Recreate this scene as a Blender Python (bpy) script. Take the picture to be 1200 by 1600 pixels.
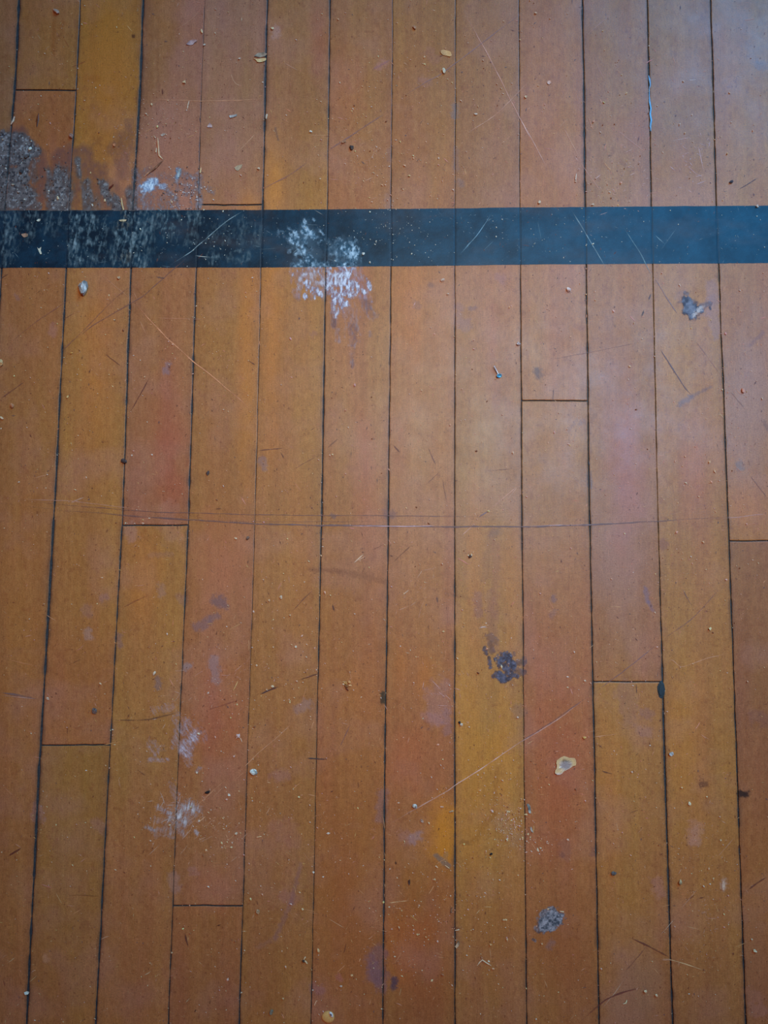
import bpy, math
import numpy as np

# ------------------------------------------------------------------ scene, camera, light
for o in list(bpy.data.objects):
    bpy.data.objects.remove(o, do_unlink=True)
scn = bpy.context.scene
COL = scn.collection
scn.view_settings.view_transform = 'Standard'
scn.view_settings.look = 'None'
scn.view_settings.gamma = 1.0
scn.view_settings.use_curve_mapping = False
scn.view_settings.exposure = 0.0

F = 1209.0                       # focal length in pixels of the 1200x1600 frame
TILT = math.radians(5.7)
YAW = math.radians(0.52)
H = 0.652                        # phone held 65 cm above the boards
cam_d = bpy.data.cameras.new('camera')
cam_d.sensor_fit = 'VERTICAL'; cam_d.sensor_height = 36.0; cam_d.lens = F / 1600 * 36.0
cam_d.clip_start = 0.01; cam_d.clip_end = 50
cam = bpy.data.objects.new('camera', cam_d); COL.objects.link(cam)
cam.location = (0, 0, H); cam.rotation_euler = (TILT, 0, -YAW)
scn.camera = cam

w = bpy.data.worlds.new('room_light'); scn.world = w; w.use_nodes = True
bg = w.node_tree.nodes['Background']
bg.inputs['Color'].default_value = (1.0, 0.42, 0.33, 1); bg.inputs['Strength'].default_value = 0.145   # dim warm room

def window_light(name, az, el, dist, sx, sy, power, color):
    l = bpy.data.lights.new(name, 'AREA'); l.shape = 'RECTANGLE'; l.size = sx; l.size_y = sy
    l.energy = power; l.color = color
    o = bpy.data.objects.new(name, l); COL.objects.link(o)
    a, e = math.radians(az), math.radians(el)
    tgt = np.array([0.1, 0.25, 0.0])
    v = np.array([math.sin(a) * math.cos(e), math.cos(a) * math.cos(e), math.sin(e)])
    o.location = tuple(tgt + v * dist)
    from mathutils import Vector
    o.rotation_euler = Vector(-v).to_track_quat('-Z', 'Y').to_euler()
    return o
def soft_pool(name, az, el, dist, tx, ty, ang, power, color):
    """added spotlight, no real opening: a soft-edged pool brightening the middle of the floor"""
    from mathutils import Vector
    l = bpy.data.lights.new(name, 'SPOT'); l.energy = power; l.color = color
    l.spot_size = math.radians(ang); l.spot_blend = 1.0; l.shadow_soft_size = 0.15
    o = bpy.data.objects.new(name, l); COL.objects.link(o)
    a, e = math.radians(az), math.radians(el)
    v = np.array([math.sin(a) * math.cos(e), math.cos(a) * math.cos(e), math.sin(e)])
    o.location = tuple(np.array([tx, ty, 0]) + v * dist); o.rotation_euler = Vector(-v).to_track_quat('-Z', 'Y').to_euler()
window_light('sky_window', 36, 38, 3.0, 1.2, 1.0, 84.0, (0.03, 0.42, 1.0))
soft_pool('pool_spot_high', 20, 75, 1.6, 0.06, 0.13, 42, 44.0, (0.84, 0.93, 0.80))  # added spotlight from above, brightens the middle of the floor
soft_pool('pool_spot_side', 60, 65, 1.6, 0.06, 0.17, 48, 78.0, (0.12, 0.46, 0.95))  # added bluish spotlight from the side, no real skylight behind it

RESP = np.array([0.60, 1.0, 1.40])     # how bright a white sheet comes out at the middle of the floor

# ------------------------------------------------------------------ mapping and noise
ct, st, cy_, sy_ = math.cos(TILT), math.sin(TILT), math.cos(-YAW), math.sin(-YAW)
def P(px, py, z=0.0):
    """point of the floor plane (height z, metres) seen at a place of the frame"""
    px = np.asarray(px, float); py = np.asarray(py, float); z = np.asarray(z, float)
    x = (px - 600) / F; y = (800 - py) / F
    yy = y * ct + st; zz = y * st - ct
    X = x * cy_ - yy * sy_; Y = x * sy_ + yy * cy_
    k = (z - H) / zz
    return np.stack(np.broadcast_arrays(X * k, Y * k, z), -1)
PXM = 0.00054                    # metres per pixel on the floor

def hsh(ix, iy, seed):
    n = (ix.astype(np.int64) * 374761393 + iy.astype(np.int64) * 668265263 + int(seed) * 974634777) & 0xffffffff
    n = ((n ^ (n >> 13)) * 1274126177) & 0xffffffff
    n = n ^ (n >> 16)
    return (n & 0xffffff) / float(0xffffff)
def vnoise(x, y, seed):
    ix = np.floor(x); iy = np.floor(y); fx = x - ix; fy = y - iy
    fx = fx * fx * (3 - 2 * fx); fy = fy * fy * (3 - 2 * fy)
    ix = ix.astype(np.int64); iy = iy.astype(np.int64)
    a = hsh(ix, iy, seed); b = hsh(ix + 1, iy, seed); c = hsh(ix, iy + 1, seed); d = hsh(ix + 1, iy + 1, seed)
    return (a + (b - a) * fx) * (1 - fy) + (c + (d - c) * fx) * fy
def fbm(x, y, sx, sy=None, octv=4, seed=0, gain=0.5):
    sy = sy or sx
    x = np.asarray(x, float) / sx + 517.3; y = np.asarray(y, float) / sy + 731.9
    s = 0; amp = 1; tot = 0
    for o in range(octv):
        s = s + amp * (vnoise(x, y, seed + o * 17) * 2 - 1); tot += amp; amp *= gain
        x = x * 2.03 + 3.1; y = y * 2.03 + 7.7
    return s / tot * 1.5
def sstep(a, b, x):
    t = np.clip((x - a) / (b - a), 0, 1)
    return t * t * (3 - 2 * t)
def lin(c):
    c = np.asarray(c, float) / 255.0
    return np.where(c <= 0.04045, c / 12.92, ((c + 0.055) / 1.055) ** 2.4)
def alb(c):
    return np.clip(lin(c) / RESP, 0.002, 0.9)
def mix(a, b, t):
    t = np.asarray(t)[..., None]
    return a * (1 - t) + b * t
def strokes(x, y, S, amp=0.35, scale=7, seed=1, soft=0.3, sy=None):
    """soft union of brush strokes (x0, y0, x1, y1, radius, strength) with a ragged edge"""
    n = fbm(x, y, scale, sy or scale, 5, seed, 0.62) * amp * 1.1
    out = np.zeros_like(x)
    for (x0, y0, x1, y1, r, a) in S:
        dx, dy = x1 - x0, y1 - y0
        L = dx * dx + dy * dy
        t = np.clip(((x - x0) * dx + (y - y0) * dy) / L, 0, 1) if L > 0 else 0
        d = np.hypot(x - x0 - t * dx, y - y0 - t * dy) / r
        out = np.maximum(out, a * sstep(1 + soft, 1 - soft, d + n))
    return out
rng = np.random.RandomState(11)

# ------------------------------------------------------------------ materials
def nodes(name):
    m = bpy.data.materials.new(name); m.use_nodes = True
    nt = m.node_tree; b = nt.nodes['Principled BSDF']
    return m, nt, b
def N(nt, t, **k):
    n = nt.nodes.new(t)
    for a, v in k.items(): setattr(n, a, v)
    return n
def noise_node(nt, coord, scale, detail=3, rough=0.55, stretch=None):
    n = N(nt, 'ShaderNodeTexNoise'); n.inputs['Scale'].default_value = scale
    n.inputs['Detail'].default_value = detail; n.inputs['Roughness'].default_value = rough
    if stretch:
        mp = N(nt, 'ShaderNodeMapping'); mp.inputs['Scale'].default_value = stretch
        nt.links.new(coord, mp.inputs['Vector']); nt.links.new(mp.outputs['Vector'], n.inputs['Vector'])
    else:
        nt.links.new(coord, n.inputs['Vector'])
    return n.outputs['Fac']
def maprange(nt, v, a, b, c, d):
    m = N(nt, 'ShaderNodeMapRange')
    for i, q in zip(('From Min', 'From Max', 'To Min', 'To Max'), (a, b, c, d)): m.inputs[i].default_value = q
    nt.links.new(v, m.inputs['Value']); return m.outputs['Result']
def mult(nt, col, facs):
    for f in facs:
        m = N(nt, 'ShaderNodeMix', data_type='RGBA', blend_type='MULTIPLY')
        m.inputs['Factor'].default_value = 1.0
        nt.links.new(col, m.inputs['A']); nt.links.new(f, m.inputs['B']); col = m.outputs['Result']
    return col

def wood_mat():
    m, nt, b = nodes('varnished_wood')
    at = N(nt, 'ShaderNodeAttribute', attribute_name='col')
    tc = N(nt, 'ShaderNodeNewGeometry').outputs['Position']
    g1 = maprange(nt, noise_node(nt, tc, 1100, 3, 0.6, (1, 0.09, 1)), 0.25, 0.75, 0.88, 1.12)
    g2 = maprange(nt, noise_node(nt, tc, 900, 4, 0.7), 0.25, 0.75, 0.74, 1.26)
    c = mult(nt, at.outputs['Color'], [g1, g2])
    # open pores and little flecks of the worn varnish
    pores = maprange(nt, noise_node(nt, tc, 480, 2, 0.5, (1, 0.6, 1)), 0.64, 0.74, 0.0, 0.5)
    mx = N(nt, 'ShaderNodeMix', data_type='RGBA'); nt.links.new(pores, mx.inputs['Factor'])
    nt.links.new(c, mx.inputs['A']); mx.inputs['B'].default_value = (*alb((95, 52, 34)), 1)
    c = mx.outputs['Result']
    fl = maprange(nt, noise_node(nt, tc, 640, 2, 0.6), 0.67, 0.76, 0.0, 0.5)
    mx = N(nt, 'ShaderNodeMix', data_type='RGBA'); nt.links.new(fl, mx.inputs['Factor'])
    nt.links.new(c, mx.inputs['A']); mx.inputs['B'].default_value = (*alb((190, 140, 105)), 1)
    nt.links.new(mx.outputs['Result'], b.inputs['Base Color'])
    r = maprange(nt, noise_node(nt, tc, 26, 5, 0.65), 0.3, 0.7, 0.36, 0.5)
    nt.links.new(r, b.inputs['Roughness'])
    b.inputs['Specular IOR Level'].default_value = 0.28
    bp = N(nt, 'ShaderNodeBump'); bp.inputs['Strength'].default_value = 0.35; bp.inputs['Distance'].default_value = 0.0002
    nt.links.new(noise_node(nt, tc, 700, 4, 0.6), bp.inputs['Height']); nt.links.new(bp.outputs['Normal'], b.inputs['Normal'])
    return m
def dirt_mat():
    m, nt, b = nodes('seam_dirt')
    tc = N(nt, 'ShaderNodeNewGeometry').outputs['Position']
    g = maprange(nt, noise_node(nt, tc, 500, 4, 0.6), 0.3, 0.7, 0.0, 1.0)
    mx = N(nt, 'ShaderNodeMix', data_type='RGBA'); nt.links.new(g, mx.inputs['Factor'])
    mx.inputs['A'].default_value = (0.018, 0.013, 0.010, 1); mx.inputs['B'].default_value = (0.07, 0.05, 0.04, 1)
    nt.links.new(mx.outputs['Result'], b.inputs['Base Color']); b.inputs['Roughness'].default_value = 0.8
    return m
def paint_mat():
    m, nt, b = nodes('black_line_paint')
    at = N(nt, 'ShaderNodeAttribute', attribute_name='col')
    tc = N(nt, 'ShaderNodeNewGeometry').outputs['Position']
    c = mult(nt, at.outputs['Color'], [maprange(nt, noise_node(nt, tc, 900, 4, 0.7), 0.25, 0.75, 0.75, 1.25)])
    fl = maprange(nt, noise_node(nt, tc, 620, 2, 0.6), 0.70, 0.76, 0.0, 0.35)
    mx = N(nt, 'ShaderNodeMix', data_type='RGBA'); nt.links.new(fl, mx.inputs['Factor'])
    nt.links.new(c, mx.inputs['A']); mx.inputs['B'].default_value = (*alb((110, 130, 140)), 1)
    nt.links.new(mx.outputs['Result'], b.inputs['Base Color'])
    b.inputs['Roughness'].default_value = 0.42; b.inputs['Specular IOR Level'].default_value = 0.24
    bp = N(nt, 'ShaderNodeBump'); bp.inputs['Strength'].default_value = 0.3; bp.inputs['Distance'].default_value = 0.0002
    nt.links.new(noise_node(nt, tc, 700, 4, 0.6), bp.inputs['Height']); nt.links.new(bp.outputs['Normal'], b.inputs['Normal'])
    return m
def film_mat(name, rough=0.6):
    """thin dried film: colour and coverage come with the mesh, the nodes add grain"""
    m, nt, b = nodes(name)
    at = N(nt, 'ShaderNodeAttribute', attribute_name='col')
    tc = N(nt, 'ShaderNodeNewGeometry').outputs['Position']
    c = mult(nt, at.outputs['Color'], [maprange(nt, noise_node(nt, tc, 1300, 4, 0.7), 0.25, 0.75, 0.82, 1.18)])
    nt.links.new(c, b.inputs['Base Color']); nt.links.new(at.outputs['Alpha'], b.inputs['Alpha'])
    b.inputs['Roughness'].default_value = rough
    return m
def solid_mat(name, rough=0.7, spec=0.4, metal=0.0):
    m, nt, b = nodes(name)
    at = N(nt, 'ShaderNodeAttribute', attribute_name='col')
    tc = N(nt, 'ShaderNodeNewGeometry').outputs['Position']
    c = mult(nt, at.outputs['Color'], [maprange(nt, noise_node(nt, tc, 1500, 3, 0.6), 0.25, 0.75, 0.78, 1.22)])
    nt.links.new(c, b.inputs['Base Color'])
    b.inputs['Roughness'].default_value = rough; b.inputs['Specular IOR Level'].default_value = spec
    b.inputs['Metallic'].default_value = metal
    return m
M_WOOD, M_DIRT, M_PAINT = wood_mat(), dirt_mat(), paint_mat()
M_MARK = film_mat('scratch_marks', 0.55)
M_GRIME = film_mat('dried_grime', 0.75)
M_PLASTER = film_mat('plaster_film', 0.7)
M_BIT = solid_mat('crumb_material')
M_STRAW = solid_mat('straw_material', 0.5)
M_METAL = solid_mat('tack_metal', 0.35, 0.6, 0.35)
M_GLOSS = solid_mat('dried_paint', 0.3, 0.6)

# ------------------------------------------------------------------ mesh helpers
def make_mesh(name, V, Fq, cols, mats, midx=None, smooth=False, parent=None, origin=None):
    V = np.asarray(V, float)
    if origin is not None: V = V - np.asarray(origin)
    me = bpy.data.meshes.new(name)
    if isinstance(Fq, np.ndarray):
        nf, k = Fq.shape
        me.vertices.add(len(V)); me.vertices.foreach_set('co', V.astype(np.float32).ravel())
        me.loops.add(nf * k); me.loops.foreach_set('vertex_index', Fq.astype(np.int32).ravel())
        me.polygons.add(nf); me.polygons.foreach_set('loop_start', np.arange(0, nf * k, k, dtype=np.int32))
        me.polygons.foreach_set('loop_total', np.full(nf, k, dtype=np.int32))
    else:
        me.from_pydata([tuple(v) for v in V], [], [tuple(f) for f in Fq])
    if midx is not None: me.polygons.foreach_set('material_index', np.asarray(midx, np.int32))
    me.polygons.foreach_set('use_smooth', np.full(len(me.polygons), bool(smooth)))
    me.update(calc_edges=True); me.validate()
    cols = np.asarray(cols, float)
    if cols.ndim == 1: cols = np.tile(cols, (len(V), 1))
    if cols.shape[1] == 3: cols = np.concatenate([cols, np.ones((len(cols), 1))], 1)
    a = me.attributes.new('col', 'FLOAT_COLOR', 'POINT'); a.data.foreach_set('color', cols.astype(np.float32).ravel())
    for m in (mats if isinstance(mats, (list, tuple)) else [mats]): me.materials.append(m)
    o = bpy.data.objects.new(name, me); COL.objects.link(o)
    if origin is not None: o.location = tuple(origin)
    if parent is not None: o.parent = parent
    return o

# ------------------------------------------------------------------ the boards
YK = np.array([-400, 0, 130, 320, 420, 800, 1190, 1597, 2000.])
SEAMS = {   # x of each long seam, and its width, at the heights YK
 'A': ([46, 30, 24, 8, 3, -19, -46, -70, -94], [4, 4, 3.5, 3, 2, 2, 2, 2, 2]),
 'B': ([146, 126, 120, 108, 104, 85, 62, 42, 22], [1.4, 1.4, 1.8, 1.6, 2.2, 3.2, 3.6, 3.0, 3]),
 'C': ([235, 224, 219.5, 208, 205, 192, 171, 150, 129], [3, 3, 3.2, 3.4, 2.6, 2.0, 1.9, 3, 3]),
 'D': ([331, 320, 315, 310, 307, 295, 278.5, 263, 247], [.8, .8, .6, 1.2, 2.4, 2.2, 1.1, 1.5, 1.5]),
 'E': ([426, 418, 415, 411, 408, 399, 386.5, 374, 360], [2.6, 2.6, 2.6, 2.4, 1.1, .9, 1.0, 2.0, 2]),
 'F': ([521, 516, 514, 512, 509, 503, 494, 486, 478], [2, 2, 1.8, 1.1, 1.6, 2.6, 1.0, 1.5, 1.5]),
 'G': ([617, 614, 613, 611, 611, 607, 601.5, 598, 594], [1, 1, 1, 1.2, 1.3, 1.9, 2.6, 2.0, 2]),
 'H': ([712.5, 712, 712, 711, 711, 710.5, 710.5, 711, 711.5], [1.1, 1.1, 1.1, .8, 1.1, 1.6, 2.2, 2.1, 2]),
 'I': ([809, 811, 811.5, 812, 813, 815.5, 819, 823, 827], [1.3, 1.3, 1.2, 1, 1.3, 1.9, 1.1, 1.9, 2]),
 'J': ([905, 910, 912, 914, 916, 921, 929, 936, 943], [2.4, 2.4, 2.8, 3, 1.9, 2.2, 2.3, 2.2, 2]),
 'K': ([1004, 1011, 1014, 1017.5, 1020, 1028, 1038.5, 1051, 1062], [2, 2, 2.2, 1.6, 1.2, 1.0, 3.4, 2.4, 2]),
 'L': ([1101, 1110, 1114, 1119, 1123, 1137.5, 1151, 1165, 1179], [2, 2, 2.2, 1.7, 1.6, 2.4, 2.0, 2.5, 2]),
 'M': ([1198, 1208, 1213, 1221, 1225, 1243, 1260, 1278, 1294], [2, 2, 2, 2, 2, 2, 2, 2, 2]),
}
names = list('ABCDEFGHIJKLM')
pitch = 98.4 + 0.0087 * YK
sx = [np.array(SEAMS[n][0], float) for n in names]; sw = [np.array(SEAMS[n][1], float) for n in names]
for k in range(3):
    sx.insert(0, sx[0] - pitch); sw.insert(0, np.full(len(YK), 2.2))
    sx.append(sx[-1] + pitch); sw.append(np.full(len(YK), 2.2))
NSEAM = len(sx)                   # seam index of 'A' is 3
def seam_x(i, y):
    return np.interp(y, YK, sx[i]) + fbm(np.full_like(y, i * 50.0), y, 40, 40, 3, 70 + i) * 0.45
def seam_w(i, y):
    wd = np.interp(y, YK, sw[i]) * 0.9
    n = fbm(np.full_like(y, i * 31.0), y, 16, 16, 4, 170 + i)
    return np.clip(wd * (1 + 0.5 * n), 0.45, 9)
# strip s lies between seam s and s+1; strip 2 is left of A, strip 3 is A-B
JOINTS = {3: [141, 1900], 4: [1164, -220], 5: [821], 6: [320, 1415], 7: [-190], 8: [-330, 1760], 9: [1700],
          11: [626, -300], 12: [1065], 13: [-160, 1820], 14: [845], 1: [300, 1300], 0: [900], 2: [1720, -100], 15: [600], 16: [200, 1400], 17: [1000]}
TONE = {   # what each board looks like down its length (y, colour); breaks fall on the end joints
 2: [(0, 140, 90, 40), (200, 130, 80, 45), (420, 150, 88, 48), (800, 148, 86, 42), (1200, 132, 70, 36), (1600, 105, 60, 30)],
 3: [(0, 150, 92, 32), (140, 148, 92, 32), (142, 152, 84, 36), (320, 150, 76, 38), (420, 155, 88, 45), (700, 145, 84, 42), (900, 140, 84, 40), (1100, 136, 76, 38), (1300, 122, 70, 36), (1600, 108, 66, 34)],
 4: [(0, 160, 102, 28), (200, 160, 97, 27), (320, 165, 98, 38), (420, 165, 100, 45), (700, 158, 97, 42), (950, 150, 88, 38), (1050, 142, 76, 36), (1163, 138, 74, 36), (1165, 126, 80, 32), (1600, 108, 66, 28)],
 5: [(0, 148, 90, 48), (100, 142, 90, 60), (320, 150, 88, 55), (420, 160, 92, 52), (600, 155, 89, 58), (820, 145, 76, 50), (822, 157, 97, 38), (1000, 155, 95, 40), (1200, 135, 84, 38), (1300, 130, 74, 38), (1600, 112, 64, 30)],
 6: [(0, 137, 97, 70), (200, 142, 94, 60), (319, 160, 104, 50), (321, 160, 104, 50), (420, 164, 98, 50), (600, 162, 96, 48), (780, 156, 88, 43), (900, 150, 79, 45), (1100, 145, 79, 48), (1250, 130, 70, 38), (1414, 120, 68, 40), (1416, 120, 63, 30), (1600, 105, 56, 28)],
 7: [(0, 142, 96, 58), (150, 142, 92, 52), (320, 165, 108, 42), (420, 170, 106, 46), (600, 170, 103, 48), (800, 162, 96, 45), (1000, 152, 88, 42), (1200, 140, 80, 33), (1400, 118, 66, 29), (1600, 112, 66, 24)],
 8: [(0, 140, 95, 63), (320, 160, 96, 60), (420, 170, 100, 60), (700, 167, 100, 56), (900, 158, 86, 42), (1100, 150, 78, 34), (1300, 132, 69, 26), (1600, 106, 54, 25)],
 9: [(0, 137, 95, 57), (320, 160, 98, 60), (420, 174, 106, 62), (700, 170, 102, 62), (900, 160, 90, 52), (1050, 155, 84, 40), (1200, 145, 76, 38), (1350, 128, 68, 24), (1450, 118, 60, 22), (1600, 98, 50, 22)],
 10: [(0, 137, 97, 70), (320, 148, 95, 76), (420, 168, 105, 68), (600, 164, 104, 73), (800, 160, 104, 66), (1000, 160, 102, 50), (1150, 153, 101, 38), (1350, 138, 88, 34), (1450, 122, 72, 29), (1600, 102, 60, 30)],
 11: [(0, 140, 98, 72), (320, 160, 102, 70), (420, 165, 107, 80), (625, 165, 108, 82), (627, 165, 110, 74), (800, 155, 98, 56), (1000, 150, 83, 52), (1200, 138, 72, 44), (1400, 120, 64, 33), (1600, 100, 57, 27)],
 12: [(0, 128, 98, 90), (320, 146, 106, 92), (420, 155, 107, 86), (700, 153, 98, 78), (900, 138, 82, 62), (1064, 138, 82, 52), (1066, 146, 96, 46), (1200, 139, 88, 41), (1400, 123, 78, 36), (1600, 98, 58, 34)],
 13: [(0, 132, 110, 112), (200, 134, 106, 98), (320, 150, 111, 92), (420, 155, 113, 88), (600, 158, 112, 78), (800, 150, 97, 60), (1000, 145, 94, 48), (1200, 136, 88, 41), (1400, 122, 78, 42), (1600, 95, 62, 38)],
 14: [(0, 132, 120, 135), (320, 148, 115, 103), (420, 150, 110, 95), (600, 146, 101, 83), (844, 150, 99, 60), (846, 126, 77, 58), (1000, 119, 70, 51), (1200, 112, 64, 45), (1400, 114, 70, 36), (1600, 92, 58, 35)],
}
# take the slow light falloff across the floor out of these tones, so only the wood's own colour is left
pts = []
for s, t in TONE.items():
    for (y, r, g, b) in t:
        yy = np.array([float(y)]); pts.append((float((np.interp(yy, YK, sx[s]) + np.interp(yy, YK, sx[s + 1]))[0] / 2), y, r, g, b))
pts = np.array(pts)
def basis(x, y):
    u = (np.asarray(x, float) - 600) / 600; v = (np.asarray(y, float) - 800) / 800
    return np.stack([np.ones_like(u), u, v, u * v, u * u, v * v, v ** 3, u * v * v, u * u * v], -1)
LL = np.log(lin(pts[:, 2:]))
coef, *_ = np.linalg.lstsq(basis(pts[:, 0], pts[:, 1]), LL, rcond=None)
MEANC = np.log(np.array([0.495, 0.143, 0.034]))   # the varnished wood itself
WC = np.array([[-0.578, -0.079, 0.316], [0.115, 0.165, 0.175], [-0.11, -0.201, -0.229], [-0.205, -0.219, -0.189], [-0.375, -0.403, -0.353], [-0.035, -0.053, -0.055]])
def alb_at(c, x, y):
    """colour of a mark that is seen as c where it lies"""
    u = (x - 600) / 600; v = (y - 800) / 800
    q = lin(c) / np.exp(np.array([1, u, v, u * u, v * v, u * v]) @ WC)
    return np.clip(q / max(1.0, q.max() / 0.92) ** 0.65, 0.002, 0.92)
SEG = {}
for s, t in TONE.items():
    t = np.array(t, float)
    xc = (np.interp(t[:, 0], YK, sx[s]) + np.interp(t[:, 0], YK, sx[s + 1])) / 2
    SEG[s] = (t[:, 0], (np.log(lin(t[:, 1:])) - basis(xc, t[:, 0]) @ coef) * np.array([0.66, 0.50, 0.44]))

BLOBS = [ (352, 905, 44, 100, 0, (147, 108, 86), .7), (990, 1560, 46, 90, 0, (112, 85, 71), .8), (972, 860, 44, 140, 0, (146, 118, 110), .65), (1175, 640, 40, 150, 0, (140, 121, 120), .65), (550, 1420, 46, 150, 0, (122, 74, 40), .9), (665, 1480, 46, 110, 0, (112, 64, 34), .6), (160, 90, 40, 110, 0, (136, 91, 34), .8), (780, 1490, 44, 90, 0, (116, 74, 42), .6), (875, 1480, 44, 90, 0, (112, 68, 38), .6), (1175, 1500, 40, 110, 0, (112, 78, 60), .6),
 # soft patches of the wood's own colour: x, y, rx, ry, angle, colour, strength
 (700, 1295, 34, 60, 10, (175, 118, 14), .75), (725, 1110, 40, 100, 0, (176, 122, 38), .35), (740, 1230, 50, 110, 0, (172, 118, 30), .35),
 (665, 1050, 16, 40, 0, (176, 108, 30), .35), (625, 1040, 14, 40, 0, (176, 108, 30), .25), (428, 300, 18, 90, 0, (185, 128, 35), .6), (425, 520, 16, 200, 0, (182, 118, 44), .4),
 (385, 560, 18, 180, 0, (186, 122, 45), .45), (385, 340, 26, 50, 0, (186, 124, 45), .4), (540, 130, 30, 60, 0, (150, 84, 62), .3), (500, 60, 18, 60, 0, (135, 75, 62), .35),
 (265, 760, 30, 70, 0, (140, 66, 52), .45), (260, 660, 30, 100, 0, (150, 82, 62), .35), (345, 1120, 45, 90, 0, (150, 76, 60), .35), (350, 880, 40, 100, 0, (160, 84, 48), .3),
 (330, 1380, 40, 40, 0, (140, 74, 60), .35), (870, 1180, 40, 180, 0, (152, 72, 52), .35), (980, 730, 30, 130, 0, (150, 85, 82), .45), (1160, 120, 60, 130, 0, (150, 120, 120), .2),
 (800, 900, 18, 120, 0, (172, 116, 50), .4), (740, 860, 16, 130, 0, (176, 116, 55), .35), (570, 740, 24, 120, 0, (165, 92, 78), .3), (640, 480, 30, 90, 0, (184, 118, 60), .3),
 (150, 560, 30, 150, 0, (176, 106, 42), .3), (950, 1230, 24, 150, 0, (164, 108, 50), .3), (1070, 1150, 34, 120, 0, (166, 110, 52), .3), (790, 1170, 20, 90, 0, (172, 118, 45), .4),
 (1165, 790, 30, 40, 0, (172, 110, 58), .35), (1080, 740, 22, 90, 0, (160, 88, 78), .3), (225, 900, 28, 80, 0, (172, 108, 42), .3), (470, 880, 30, 160, 0, (164, 98, 52), .2),
 (1060, 250, 20, 50, 0, (140, 90, 66), .35), (985, 200, 30, 40, 0, (138, 86, 74), .35), (640, 1190, 36, 60, 0, (158, 84, 60), .3), (630, 1480, 50, 60, 0, (150, 74, 34), .3), (30, 900, 50, 200, 0, (154, 88, 44), .2),
]
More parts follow.
